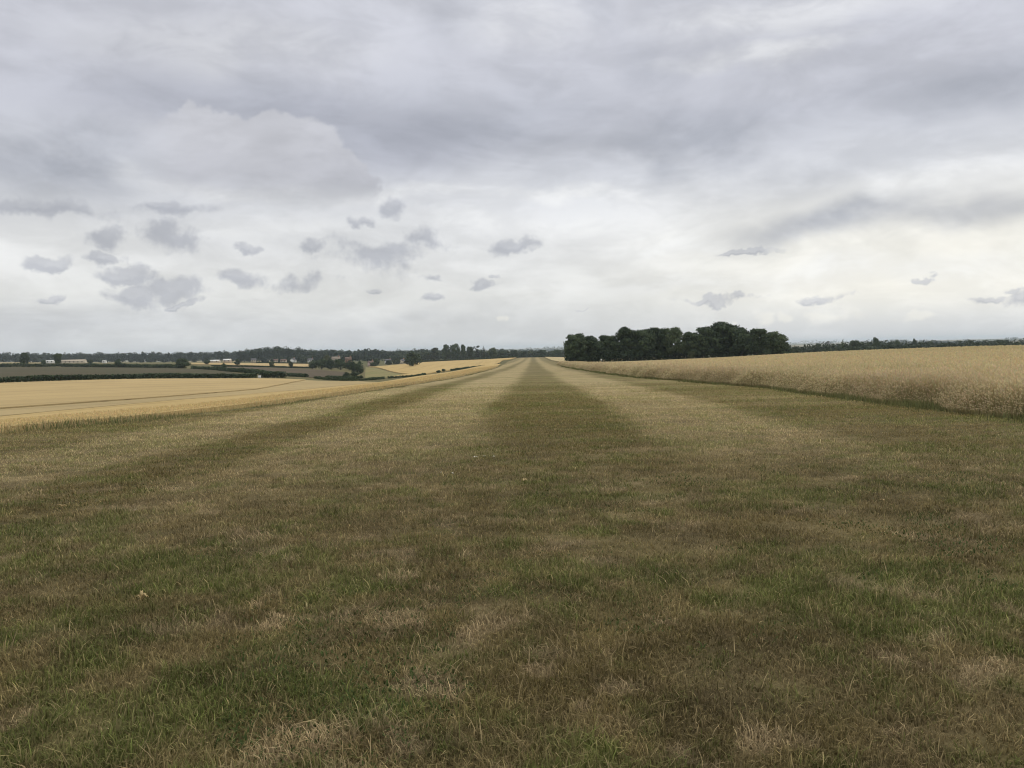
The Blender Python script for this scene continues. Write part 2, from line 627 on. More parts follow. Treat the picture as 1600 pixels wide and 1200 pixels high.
tot = np.concatenate([np.full(len(F), 4), np.full(len(capf), 3)])
structure(mesh_np('ground', gv, fl, tot, mat_ground(), smooth=True), 'rolling farmland reaching to the horizon')

# ------------------------------------------------------------------ airstrip
LIGHT, DARK = np.array([.385, .305, .17]), np.array([.158, .126, .048])
DARK_FAR = np.array([.205, .165, .088])       # dark stripes further off: paler look at grazing view put into the colour
GREEN, BROWN = np.array([.096, .120, .029]), np.array([.225, .175, .088])
PATCH = np.array([.40, .31, .185])
BANDS = [(-18.0, .32), (-11.8, .28), (-10.2, .95), (-6.9, .12), (-4.9, .95), (-1.4, .06), (2.4, .85), (6.0, .16), (10.2, .10), (12, .1)]


def strip_light(x, y):
    """0 dark mown stripe .. 1 pale mown stripe"""
    wob = (fbm(x * .25, y * .06, 1, 3) - .5) * 1.1 + (fbm(x * 1.3, y * .5, 2, 2) - .5) * .5
    xx = x + wob
    wdt = 0.55 + 0.002 * np.abs(y)
    s = np.full_like(x, BANDS[0][1])
    for (x0, v), (_, v0) in zip(BANDS[1:], BANDS[:-1]):
        s = s + (v - v0) * sstep(xx, x0 - wdt, x0 + wdt)
    # the mower turned here, in front of the camera: the stripes melt away
    e = y + (fbm(x * .22, y * .22, 4, 3) - .5) * 6.0 + 4.5 * sstep(-x, 2, 7)
    k = sstep(e, 7.5, 16.0)
    fore = .26 + .12 * sstep(y, 4, 9) - .10 * sstep(x, 2, 7) - .06 * sstep(-x, 4.5, 8)
    return fore * (1 - k) + s * k


def strip_color(x, y):
    L = strip_light(x, y)
    n1 = fbm(x * .55, y * .55, 5, 4)
    n2 = fbm(x * 1.6, y * 1.6, 6, 4)
    n3 = fbm(x * .12, y * .5, 3, 4)
    near = 1 - sstep(y, 5, 22)
    L = np.clip(L + (n3 - .5) * .9 * (1 - near) + (n1 - .5) * .3 + (n2 - .5) * .45, 0, 1)[..., None]
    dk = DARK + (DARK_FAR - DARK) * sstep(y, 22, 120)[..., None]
    c = dk * (1 - L) + LIGHT * L
    n4 = fbm(x * 4.5, y * 4.5, 1, 3)
    gm = n1 * .28 + n2 * .34 + n4 * .38
    g = (sstep(gm + .03 * near + .07 * sstep(x, 7, 12) * sstep(30 - y, 0, 10), .445, .65) * (.55 + .28 * near))[..., None]
    g = g * (1 - .5 * L)
    c = c * (1 - g) + (GREEN * (1 + 0.9 * L)) * g
    b = (sstep(fbm(x * 1.3, y * 1.3, 7, 4) * .6 + fbm(x * 4, y * 4, 3, 3) * .4, .5, .64) * (.15 + .6 * near))[..., None]
    c = c * (1 - b) + BROWN * (.75 + .55 * L) * b
    pt = (sstep(fbm(x * 1.5, y * 1.5, 0, 4) * .5 + fbm(x * 5.5, y * 5.5, 2, 3) * .5, .57, .68) * .75 * near)[..., None]
    c = c * (1 - pt) + PATCH * pt
    c = c * (1 - .62 * near + 1.0 * near * fbm(x * 3.2, y * 3.2, 4, 3))[..., None]
    return c


ys = np.concatenate([np.arange(-6, 40, .2), np.geomspace(40, 800, 560)])
nx = 110
S = np.linspace(0, 1, nx)
XL_, XR_ = xl(ys)[:, None], xr(ys)[:, None]
AX = XL_ + (XR_ - XL_) * S[None]
AY = np.repeat(ys[:, None], nx, 1)
AZ = hgt(AX, AY) + 0.015 + (fbm(AX * .3, AY * .3, 2, 3) - .5) * .05
AZ[:, 0] -= .12
AZ[:, -1] -= .12
i_ = np.arange(AX.size).reshape(AX.shape)
AF = np.stack([i_[:-1, :-1], i_[:-1, 1:], i_[1:, 1:], i_[1:, :-1]], -1).reshape(-1, 4)
thatch_shade = np.array([.105, .085, .046])  # thatch colour, with the shade between near blades put into the sheet
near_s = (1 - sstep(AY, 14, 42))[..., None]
acol = np.concatenate([strip_color(AX, AY) * (1 - .6 * near_s) + thatch_shade * .6 * near_s, np.ones(AX.shape + (1,))], -1)


def mat_strip():
    m, N, out = new_mat('mown_grass')
    p = pos(N)
    c = attr(N, 'col').outputs['Color']
    streak = N.noise(scaled(N, p, (.35, 1.6, 1)), 1.0, 6.0, 0.7)
    fine = N.noise(p, 9.0, 6.0, 0.75)
    f = N.math('ADD', N.smooth(streak, .3, .7, -.28, .24), N.smooth(fine, .25, .75, .62, 1.14))
    v = N.add('ShaderNodeVectorMath', operation='SCALE')
    N.link(c, v.inputs[0])
    N.link(f, v.inputs['Scale'])
    finish(N, out, v.outputs[0], 0.95, fine, 0.03, spec=0.05)
    return m


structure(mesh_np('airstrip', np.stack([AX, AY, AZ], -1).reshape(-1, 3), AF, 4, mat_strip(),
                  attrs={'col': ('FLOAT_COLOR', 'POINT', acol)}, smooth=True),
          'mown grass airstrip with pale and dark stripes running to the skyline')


# ------------------------------------------------------------------ blades, stalks
def ribbons(bx, by, bz, hgt_, wid, lean, ang, cols_base, cols_tip, mid=0.55, twist=None):
    """one bent blade per entry: 5 verts, a quad and a tip triangle"""
    n = len(bx)
    face = ang if twist is None else twist
    sx, sy = np.cos(face), np.sin(face)
    lx, ly = np.cos(ang + 1.57) * lean, np.sin(ang + 1.57) * lean
    V = np.empty((n, 5, 3), np.float32)
    hw = wid * .5
    V[:, 0] = np.stack([bx - sx * hw, by - sy * hw, bz], 1)
    V[:, 1] = np.stack([bx + sx * hw, by + sy * hw, bz], 1)
    mx, my, mz = bx + lx * hgt_ * .35, by + ly * hgt_ * .35, bz + hgt_ * mid
    V[:, 2] = np.stack([mx + sx * hw * .8, my + sy * hw * .8, mz], 1)
    V[:, 3] = np.stack([mx - sx * hw * .8, my - sy * hw * .8, mz], 1)
    V[:, 4] = np.stack([bx + lx * hgt_, by + ly * hgt_, bz + hgt_ * np.sqrt(np.maximum(1 - lean * lean * .6, .1))], 1)
    k = np.arange(n)[:, None] * 5
    f = np.concatenate([k + 0, k + 1, k + 2, k + 3, k + 3, k + 2, k + 4], 1)
    tot_ = np.tile([4, 3], n)
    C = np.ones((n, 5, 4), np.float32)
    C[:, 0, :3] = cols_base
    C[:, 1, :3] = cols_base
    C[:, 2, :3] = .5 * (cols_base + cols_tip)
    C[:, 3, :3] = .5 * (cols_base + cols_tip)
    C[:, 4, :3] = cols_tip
    return V.reshape(-1, 3), f.ravel(), tot_, C.reshape(-1, 4)


def tint0(n, c, lo=.6, hi=1.25):
    return np.array(c)[None] * rng.uniform(lo, hi, n)[:, None]


blade_mat = mat_attr_color('grass_blade', transl=0.25)
N_BL = 1500000
u = rng.random(N_BL)
# radius: dense close by, thinning with distance so it stays even in the picture
r0, r1, ex = 2.0, 62.0, 0.25
br = (r0 ** ex + u * (r1 ** ex - r0 ** ex)) ** (1 / ex)
bt = (rng.random(N_BL) - .5) * 1.5 - .02
bx, by = br * np.sin(bt), br * np.cos(bt)
ok = (bx > xl(by) + .1) & (bx < xr(by) - .1)
bx, by, br = bx[ok], by[ok], br[ok]
clump = fbm(bx * 2.2, by * 2.2, 2, 3)
dens = sstep(clump, .25, .5)
ok = rng.random(len(bx)) < (.6 + .4 * dens) * sstep(br + rng.normal(0, 2, len(br)), 62, 24)
bx, by, br, clump = bx[ok], by[ok], br[ok], clump[ok]
n = len(bx)
bz = hgt(bx, by) + (fbm(bx * .3, by * .3, 2, 3) - .5) * .05 + .005
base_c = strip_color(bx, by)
kind = rng.random(n)
lum = rng.gamma(7.0, 1 / 6.6, n)[:, None]
straw = np.array([.56, .43, .23])
green = np.array([.122, .165, .038])
greenness = sstep(fbm(bx * .55, by * .55, 5, 4) * .28 + fbm(bx * 1.6, by * 1.6, 6, 4) * .34 + fbm(bx * 4.5, by * 4.5, 1, 3) * .38, .42, .60)
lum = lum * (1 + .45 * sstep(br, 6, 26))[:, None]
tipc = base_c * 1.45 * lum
st = (kind < .17)[:, None]
gr = ((kind > .97 - .42 * greenness))[:, None]
tipc = np.where(st, (straw * .55 + base_c * .5) * lum, tipc)
tipc = np.where(gr, (green * .75 + base_c * .35) * lum, tipc)
hh = rng.gamma(5.0, .0066, n) * (.7 + .7 * clump) * (1 + .3 * greenness)
hh = np.where(kind < .005, hh * 1.9, hh)
wd = rng.uniform(.0020, .0042, n) * (1 + br / 8)
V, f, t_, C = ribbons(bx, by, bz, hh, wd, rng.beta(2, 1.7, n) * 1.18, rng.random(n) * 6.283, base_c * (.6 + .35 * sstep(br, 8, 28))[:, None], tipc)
# pale straws lying about between the blades
n2 = 2200
sr = 2.0 + 15 * rng.random(n2) ** 1.5
sa = (rng.random(n2) - .5) * 1.5
sx_, sy_ = sr * np.sin(sa), sr * np.cos(sa)
V2, f2, t2, C2 = ribbons(sx_, sy_, hgt(sx_, sy_) + .02, rng.gamma(4, .014, n2) + .02, rng.uniform(.0016, .003, n2) * (1 + sr / 8), rng.uniform(.75, 1.1, n2),
                         rng.random(n2) * 6.283, tint0(n2, (.36, .28, .15)), tint0(n2, (.48, .38, .21)), mid=.35)
# broad leaves of clover and plantain in the green patches
n3 = 60000
sr = 2.0 + 10 * rng.random(n3) ** 1.3
sa = (rng.random(n3) - .5) * 1.5
cx_, cy_ = sr * np.sin(sa), sr * np.cos(sa)
keep = fbm(cx_ * 1.1, cy_ * 1.1, 0, 4) > .56
cx_, cy_, sr = cx_[keep], cy_[keep], sr[keep]
n3 = len(cx_)
V3, f3, t3, C3 = ribbons(cx_, cy_, hgt(cx_, cy_) + .012, rng.uniform(.015, .04, n3), rng.uniform(.006, .013, n3), rng.uniform(.7, 1.15, n3), rng.random(n3) * 6.283,
                         tint0(n3, (.05, .075, .022)), tint0(n3, (.085, .125, .036)), mid=.5)
f2 = np.concatenate([f2, f3 + len(V2)])
V2, t2, C2 = np.vstack([V2, V3]), np.concatenate([t2, t3]), np.vstack([C2, C3])
f2 = f2 + len(V)
V, f, t_, C = np.vstack([V, V2]), np.concatenate([f, f2]), np.concatenate([t_, t2]), np.vstack([C, C2])
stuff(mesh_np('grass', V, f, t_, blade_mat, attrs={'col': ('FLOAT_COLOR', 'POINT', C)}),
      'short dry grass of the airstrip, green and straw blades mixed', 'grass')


def stalks(name, bx, by, bz, h_, w_, c_base, c_stem, c_ear, mat, label, cat, ear=0.12, earw=3.2, lean_s=.3):
    """cereal or tall grass stems: stem ribbon plus a fat ear on top, bent over"""
    n = len(bx)
    ang = rng.random(n) * 6.283
    ln = rng.random(n) * lean_s
    ax, ay = np.cos(ang) * ln, np.sin(ang) * ln
    fa = rng.random(n) * 3.14
    sx, sy = np.cos(fa), np.sin(fa)
    hw = w_ * .5
    V = np.empty((n, 9, 3), np.float32)

    def ring(i, t, k, zf, hwid):
        cx, cy, cz = bx + ax * h_ * t * t, by + ay * h_ * t * t, bz + h_ * zf
        V[:, i] = np.stack([cx - sx * hwid, cy - sy * hwid, cz], 1)
        V[:, i + 1] = np.stack([cx + sx * hwid, cy + sy * hwid, cz], 1)
    ring(0, 0, 0, 0, hw * 1.6)
    ring(2, .55, 0, .5, hw * 1.2)
    ring(4, .9, 0, 1 - ear, hw)
    ring(6, 1.05, 0, 1 - ear * .45, hw * earw)
    V[:, 8] = np.stack([bx + ax * h_ * 1.35, by + ay * h_ * 1.35, bz + h_], 1)
    k = np.arange(n)[:, None] * 9
    f = np.concatenate([k, k + 1, k + 3, k + 2, k + 2, k + 3, k + 5, k + 4, k + 4, k + 5, k + 7, k + 6, k + 6, k + 7, k + 8], 1)
    tot_ = np.tile([4, 4, 4, 3], n)
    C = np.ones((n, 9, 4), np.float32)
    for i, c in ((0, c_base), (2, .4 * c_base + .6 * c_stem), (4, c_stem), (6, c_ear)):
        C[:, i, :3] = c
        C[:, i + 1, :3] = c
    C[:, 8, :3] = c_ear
    return stuff(mesh_np(name, V.reshape(-1, 3), f.ravel(), tot_, mat, attrs={'col': ('FLOAT_COLOR', 'POINT', C.reshape(-1, 4))}), label, cat)


stalk_mat = mat_attr_color('dry_stalk', transl=0.4)


def tint(n, c, lo=.7, hi=1.3):
    return np.array(c)[None] * rng.uniform(lo, hi, n)[:, None] * rng.uniform(.92, 1.08, (n, 3))


# right hand crop: edge wall and the ears over the canopy
def right_points(n, ymax, depth, pw):
    y = 8 + (ymax - 8) * rng.random(n) ** 1.9
    off = depth * rng.random(n) ** pw
    x = xr(y) + .15 + off + (fbm(y * .35, y * 0 + 3, 1, 3) - .5) * 1.0
    return x, y, off


x_, y_, o_ = right_points(190000, 250, 7.0, 1.45)
n = len(x_)
hq = (rng.normal(.80, .10, n) + .25 * (fbm(x_ * .4, y_ * .4, 4, 3) - .5)) * sstep(o_, -.45, 1.0)
hq = np.where(rng.random(n) < .04, hq * 1.22, hq)
dq = np.hypot(x_, y_)
gmix = (sstep(o_, 1.6, .1) * .6)[:, None]
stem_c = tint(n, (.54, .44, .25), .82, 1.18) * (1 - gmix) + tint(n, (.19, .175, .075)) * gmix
pinkish = sstep(fbm(x_ * .25, y_ * .12, 6, 3), .48, .6)[:, None] * sstep(o_, 5, 1)[:, None]
ear_c = tint(n, (.62, .51, .31), .82, 1.18) * (1 - pinkish) + tint(n, (.54, .43, .27), .82, 1.18) * pinkish
olv = (.6 * sstep(fbm(x_ * .16, y_ * .07, 0, 4), .46, .62))[:, None]
stem_c = stem_c * (1 - olv) + tint(n, (.33, .31, .15), .85, 1.15) * olv
ear_c = ear_c * (1 - olv * .6) + tint(n, (.42, .37, .20), .85, 1.15) * olv * .6
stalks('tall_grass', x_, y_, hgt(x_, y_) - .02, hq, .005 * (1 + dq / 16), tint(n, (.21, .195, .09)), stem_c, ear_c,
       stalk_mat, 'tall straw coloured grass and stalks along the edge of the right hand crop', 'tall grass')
n = 130000
y_ = 6 + 190 * rng.random(n) ** 1.6
x_ = xr(y_) + 4 + 75 * rng.random(n) ** 1.4
hq = rng.normal(.80, .06, n)
dq = np.hypot(x_, y_)
olv = (.55 * sstep(fbm(x_ * .05, y_ * .03, 0, 4), .46, .62))[:, None]
we = tint(n, (.58, .48, .285), .9, 1.1) * (1 - olv) + tint(n, (.44, .39, .22), .9, 1.1) * olv
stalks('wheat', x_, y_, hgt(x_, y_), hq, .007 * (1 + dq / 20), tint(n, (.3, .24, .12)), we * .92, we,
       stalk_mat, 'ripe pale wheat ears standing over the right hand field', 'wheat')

# left hand crop edge and rough green margin
n = 55000
y_ = 10 + 230 * rng.random(n) ** 1.8
o_ = 9 * rng.random(n) ** 1.3
x_ = xl(y_) - .5 - o_ - (fbm(y_ * .3, y_ * 0 + 9, 1, 3) - .5) * .8
hq = rng.normal(.19, .035, n) * sstep(o_, -.6, .8)
dq = np.hypot(x_, y_)
stalks('barley', x_, y_, hgt(x_, y_) - .02, hq, .006 * (1 + dq / 16), tint(n, (.46, .36, .18), .85, 1.15), tint(n, (.56, .44, .23), .85, 1.15), tint(n, (.60, .47, .245), .85, 1.15),
       stalk_mat, 'ripe golden crop ears along the left edge of the airstrip', 'crop')
n = 30000
y_ = 9 + 150 * rng.random(n) ** 2.2
o_ = rng.normal(0, .5, n)
x_ = xl(y_) - .15 - o_ * (1 + .6 * sstep(30 - y_, 0, 10))
gx = fbm(y_ * .22, x_ * .3, 3, 3)
hq = rng.uniform(.06, .30, n) * sstep(gx, .36, .64) * (1.1 - .8 * sstep(y_, 20, 32))
ok = hq > .03
x_, y_, hq = x_[ok], y_[ok], hq[ok]
n = len(x_)
dq = np.hypot(x_, y_)
gsel = (rng.random(n) < .6)[:, None]
cb = np.where(gsel, tint(n, (.12, .135, .05)), tint(n, (.22, .185, .09)))
ct = np.where(gsel, tint(n, (.19, .20, .08)), tint(n, (.40, .32, .17)))
V, f, t_, C = ribbons(x_, y_, hgt(x_, y_) - .02, hq, .006 * (1 + dq / 12), rng.random(n) * .7, rng.random(n) * 6.28, cb, ct)
stuff(mesh_np('rough_grass', V, f, t_, blade_mat, attrs={'col': ('FLOAT_COLOR', 'POINT', C)}),
      'rough green grass tufts along the left margin of the airstrip', 'grass')
# dark green foot of the right hand edge
n = 26000
y_ = 9 + 190 * rng.random(n) ** 2.0
x_ = xr(y_) + .1 + rng.normal(.1, .35, n)
hq = rng.uniform(.04, .26, n) * (.4 + .8 * sstep(fbm(y_ * .35, x_ * .6, 5, 3), .35, .65))
dq = np.hypot(x_, y_)
V, f, t_, C = ribbons(x_, y_, hgt(x_, y_) - .02, hq, .007 * (1 + dq / 12), rng.random(n) * .8, rng.random(n) * 6.28,
                      tint(n, (.10, .11, .042)), tint(n, (.20, .20, .085)))
stuff(mesh_np('weeds', V, f, t_, blade_mat, attrs={'col': ('FLOAT_COLOR', 'POINT', C)}),
      'dark green weeds and grass at the foot of the right hand crop', 'weeds')


# ------------------------------------------------------------------ crop fields
def in_poly(x, y, P):
    c = np.zeros(len(x), bool)
    n = len(P)
    for i in range(n):
        x1, y1 = P[i]
        x2, y2 = P[(i + 1) % n]
        hit = ((y1 > y) != (y2 > y)) & (x < (x2 - x1) * (y - y1) / (y2 - y1 + 1e-12) + x1)
        c ^= hit
    return c


def field(name, pts, height, mat, label, ctl=0.02):
    """raised crop sheet draped on the terrain with a skirt down to the soil; pts are (px, py, d) or (x, y)"""
    P = []
    for p in pts:
        if len(p) == 3:
            q = at(*p)
            P.append((q[0], q[1]))
        else:
            P.append(p)
    ring = []
    for i, a in enumerate(P):
        b = P[(i + 1) % len(P)]
        L = math.hypot(b[0] - a[0], b[1] - a[1])
        dmin = max(3.0, min(math.hypot(*a), math.hypot(*b)))
        k = max(1, min(220, int(L / (dmin * ctl * 1.2 + .15))))
        for j in range(k):
            ring.append((a[0] + (b[0] - a[0]) * j / k, a[1] + (b[1] - a[1]) * j / k))
    ring = np.array(ring)
    rmin, rmax = np.hypot(ring[:, 0], ring[:, 1]).min() * .9, np.hypot(ring[:, 0], ring[:, 1]).max() * 1.02
    rmin = max(rmin, 4.0) * .6
    ta = np.arctan2(ring[:, 0], ring[:, 1])
    rs = np.exp(np.arange(math.log(rmin), math.log(rmax), ctl))
    ts = np.arange(ta.min(), ta.max(), ctl * .6)
    tt, rg = np.meshgrid(ts, rs)
    gx, gy = (rg * np.sin(tt)).ravel(), (rg * np.cos(tt)).ravel()
    k = in_poly(gx, gy, ring)
    gx, gy = gx[k], gy[k]
    co = [Vector((float(a), float(b))) for a, b in np.concatenate([ring, np.stack([gx, gy], 1)])]
    nr = len(ring)
    res = delaunay_2d_cdt(co, [(i, (i + 1) % nr) for i in range(nr)], [list(range(nr))], 1, 1e-4)
    vo = np.array([(v[0], v[1]) for v in res[0]])
    tri = np.array([list(f_) for f_ in res[2] if len(f_) == 3])
    a, b, c = vo[tri[:, 0]], vo[tri[:, 1]], vo[tri[:, 2]]
    flip = ((b[:, 0] - a[:, 0]) * (c[:, 1] - a[:, 1]) - (b[:, 1] - a[:, 1]) * (c[:, 0] - a[:, 0])) < 0
    tri[flip] = tri[flip][:, ::-1]
    hz = height * (1 + .10 * (fbm(vo[:, 0] * .2, vo[:, 1] * .2, 2, 3) - .5))
    top = np.column_stack([vo, hgt(vo[:, 0], vo[:, 1]) + hz])
    rz = hgt(ring[:, 0], ring[:, 1])
    hr = height * (1 + .10 * (fbm(ring[:, 0] * .2, ring[:, 1] * .2, 2, 3) - .5))
    s_top = np.column_stack([ring, rz + hr])
    s_bot = np.column_stack([ring, rz - .4])
    m0 = len(top)
    i0 = np.arange(nr)
    i1 = (i0 + 1) % nr
    sk = np.stack([m0 + i0, m0 + nr + i0, m0 + nr + i1, m0 + i1], 1)
    o = mesh_np(name, np.vstack([top, s_top, s_bot]), np.concatenate([tri.ravel(), sk.ravel()]),
                np.concatenate([np.full(len(tri), 3), np.full(nr, 4)]), mat, smooth=True)
    return structure(o, label)


GOLD = mat_field('golden_crop', (.48, .355, .165), (.42, .31, .14), (.34, .25, .12), (.9, .03, 1))
PALE = mat_field('pale_crop', (.46, .345, .175), (.39, .295, .15), (.32, .245, .13), (.5, .03, 1), rot=.55)
STRAW = mat_field('straw_crop', (.47, .385, .22), (.41, .335, .19), (.30, .24, .135), (.6, .06, 1), grain=3.0, bump_d=.25)
BEAN = mat_field('dark_crop', (.10, .083, .058), (.075, .075, .042), (.055, .058, .032), (.02, .25, 1), rot=.2)
PLOUGH = mat_field('brown_crop', (.115, .092, .066), (.085, .07, .048), (.15, .125, .085), (.03, .2, 1), rot=-.3)
MEAD = mat_field('meadow_grass', (.20, .19, .085), (.24, .205, .10), (.15, .15, .065), (.05, .1, 1))

ysr = [4, 12, 20, 30, 38, 46, 55, 66, 88, 120, 150, 200, 250]
field('wheat_field', [(float(xr(y)) + 2.3, y) for y in ysr] + [(17, 285), (40, 292), (85, 296), (150, 300), (260, 260), (260, 60), (150, 4)],
      .56, STRAW, 'pale ripe wheat field right of the airstrip', .022)
field('golden_field', [(float(xl(y)) - 1.1, y) for y in (300, 250, 210, 150, 98, 72, 48, 36, 30, 24, 19, 10)] +
      [(-60, 8), (-200, 660, 45), (0, 643, 58), (200, 626, 77), (400, 611, 111), (500, 603, 136), (600, 594, 170), (700, 580.5, 255), (772, 571.5, 345)],
      .13, GOLD, 'golden ripe crop strip left of the airstrip', .022)
field('pale_field', [(-250, 641, 66), (0, 629, 78), (200, 616.5, 98), (400, 603, 145), (478, 594, 240), (440, 592, 255), (400, 591, 258), (200, 592, 220), (0, 598, 196), (-250, 607, 176)],
      .22, PALE, 'pale ripe wheat field sloping to the first hedge on the left')
field('field_margin', [(-250, 655, 56), (0, 641.5, 60), (200, 624.5, 79), (400, 609, 114), (500, 601.5, 140), (590, 594.5, 172), (560, 595.5, 200), (480, 594.5, 235),
                       (400, 603.6, 142), (200, 617, 96), (0, 629.8, 76), (-250, 642, 65)],
      .12, mat_field('dull_grass', (.42, .325, .17), (.36, .28, .15), (.29, .23, .12), (.6, .03, 1), rot=.5), 'dull grass band between the golden strip and the pale wheat field')
field('bean_field', [(-250, 604, 190), (0, 594, 215), (200, 587, 245), (330, 586, 275), (400, 584, 330), (330, 578, 450), (284, 577, 490), (185, 575.5, 545), (0, 575, 585), (-250, 579, 585)],
      .35, BEAN, 'dark green brown crop field behind the first hedge')
field('brown_field', [(360, 578, 470), (420, 584, 400), (470, 588.5, 330), (540, 587.5, 400), (545, 582, 500), (485, 578, 560), (400, 573, 660), (330, 573, 620)],
      .3, PLOUGH, 'brown field below the small copse')
field('far_pale_field', [(300, 571, 760), (400, 570, 740), (485, 573, 690), (488, 568, 880), (420, 567, 930), (290, 567.5, 960)],
      .4, PALE, 'thin pale field in front of the far wood on the left')
field('tan_field', [(606, 590, 320), (655, 587, 310), (690, 580.5, 355), (740, 574.3, 420), (781, 569.3, 500), (800, 563, 690), (807, 560, 790),
                    (770, 561.5, 830), (720, 563.5, 860), (660, 566.5, 880), (600, 571, 800), (576, 573, 760), (600, 578, 560), (640, 585, 400)],
      .4, GOLD, 'broad tan field rising to the hedge at the end of the airstrip')
field('meadow', [(572, 592, 290), (602, 590.5, 318), (637, 585.5, 398), (596, 578.3, 558), (572, 574, 740), (570, 584, 440)],
      .12, MEAD, 'yellow green meadow corner right of the copse')
field('far_tan_field', [(12.2, 330), (60, 345), (120, 420), (120, 760), (60, 775), (12.2, 782)],
      .4, STRAW, 'tan field beyond the dark wood beside the far airstrip')


# ------------------------------------------------------------------ trees
def leaf_mat(name, c0, c1, c2):
    m, N, out = new_mat(name)
    t = attr(N, 'tone').outputs['Fac']
    oi = N.add('ShaderNodeObjectInfo').outputs['Random']
    f = N.math('ADD', t, N.math('MULTIPLY', N.math('SUBTRACT', oi, .5), .55))
    c = N.ramp(f, [(0.0, c0), (.5, c1), (1.0, c2)], 'LINEAR')
    finish(N, out, c, 0.75, transl=0.2, spec=0.2)
    return m


LEAF = leaf_mat('dark_foliage', (.036, .056, .030), (.062, .090, .046), (.10, .132, .062))
LEAF_FAR = leaf_mat('far_foliage', (.028, .042, .026), (.046, .064, .038), (.070, .088, .048))
LEAF_LIGHT = leaf_mat('pale_foliage', (.055, .068, .030), (.085, .10, .045), (.12, .13, .06))
LEAF_PINE = leaf_mat('conifer_foliage', (.020, .030, .020), (.034, .046, .028), (.055, .066, .038))
m_, N_, out_ = new_mat('bark')
finish(N_, out_, N_.mix(N_.noise(pos(N_), 3.0, 5.0), (.06, .05, .04), (.13, .11, .09)), .9)
BARK = m_


def leaf_quads(cent, nrm, size, tone, g):
    """cent (n,3), nrm (n,3) preferred normals"""
    n = len(cent)
    d = nrm + g.normal(0, .5, (n, 3))
    d /= np.linalg.norm(d, axis=1, keepdims=True) + 1e-9
    a = np.cross(d, g.normal(0, 1, (n, 3)))
    a /= np.linalg.norm(a, axis=1, keepdims=True) + 1e-9
    b = np.cross(d, a)
    s = (size * g.uniform(.6, 1.4, n))[:, None]
    a, b = a * s, b * s * g.uniform(.5, .95, n)[:, None]
    V = np.stack([cent - a - b * .3, cent + a * .2 - b, cent + a + b * .25, cent - a * .15 + b], 1)
    return V.reshape(-1, 3), np.repeat(tone, 1)


def lobes_cloud(lobes, n, size, g, shell=.55):
    """lobes: (x,y,z,rx,ry,rz,tone)"""
    lobes = np.array(lobes)
    wgt = (lobes[:, 3] * lobes[:, 4] + lobes[:, 3] * lobes[:, 5])
    pick = g.choice(len(lobes), n, p=wgt / wgt.sum())
    L = lobes[pick]
    d = g.normal(0, 1, (n, 3))
    d /= np.linalg.norm(d, axis=1, keepdims=True)
    rad = 1 - (1 - shell) * g.random(n) ** 1.6
    rad *= 1 + g.normal(0, .06, n)
    c = L[:, :3] + d * L[:, 3:6] * rad[:, None]
    tone = np.clip(L[:, 6] + g.normal(0, .09, n), 0, 1)
    V, _ = leaf_quads(c, d, np.full(n, size), tone, g)
    return V, tone


def quad_mesh(name, V, tone, mat, parent=None):
    nq = len(V) // 4
    return mesh_np(name, V, np.arange(len(V)), 4, mat, parent, attrs={'tone': ('FLOAT', 'FACE', tone)})


def tube(pts, rads, seg=7):
    P = np.array(pts, float)
    V, Fc = [], []
    for i, p in enumerate(P):
        t = P[min(i + 1, len(P) - 1)] - P[max(i - 1, 0)]
        t /= np.linalg.norm(t)
        a = np.cross(t, (.3, .9, .1))
        a /= np.linalg.norm(a)
        b = np.cross(t, a)
        for k in range(seg):
            q = 2 * math.pi * k / seg
            V.append(p + (a * math.cos(q) + b * math.sin(q)) * rads[i])
    for i in range(len(P) - 1):
        for k in range(seg):
            Fc.append((i * seg + k, i * seg + (k + 1) % seg, (i + 1) * seg + (k + 1) % seg, (i + 1) * seg + k))
    return np.array(V), np.array(Fc)


def wood_mesh(name, tubes, parent):
    V, Fc, o = [], [], 0
    for v, f_ in tubes:
        V.append(v)
        Fc.append(f_ + o)
        o += len(v)
    return mesh_np(name, np.vstack(V), np.vstack(Fc), 4, BARK, parent, smooth=True)


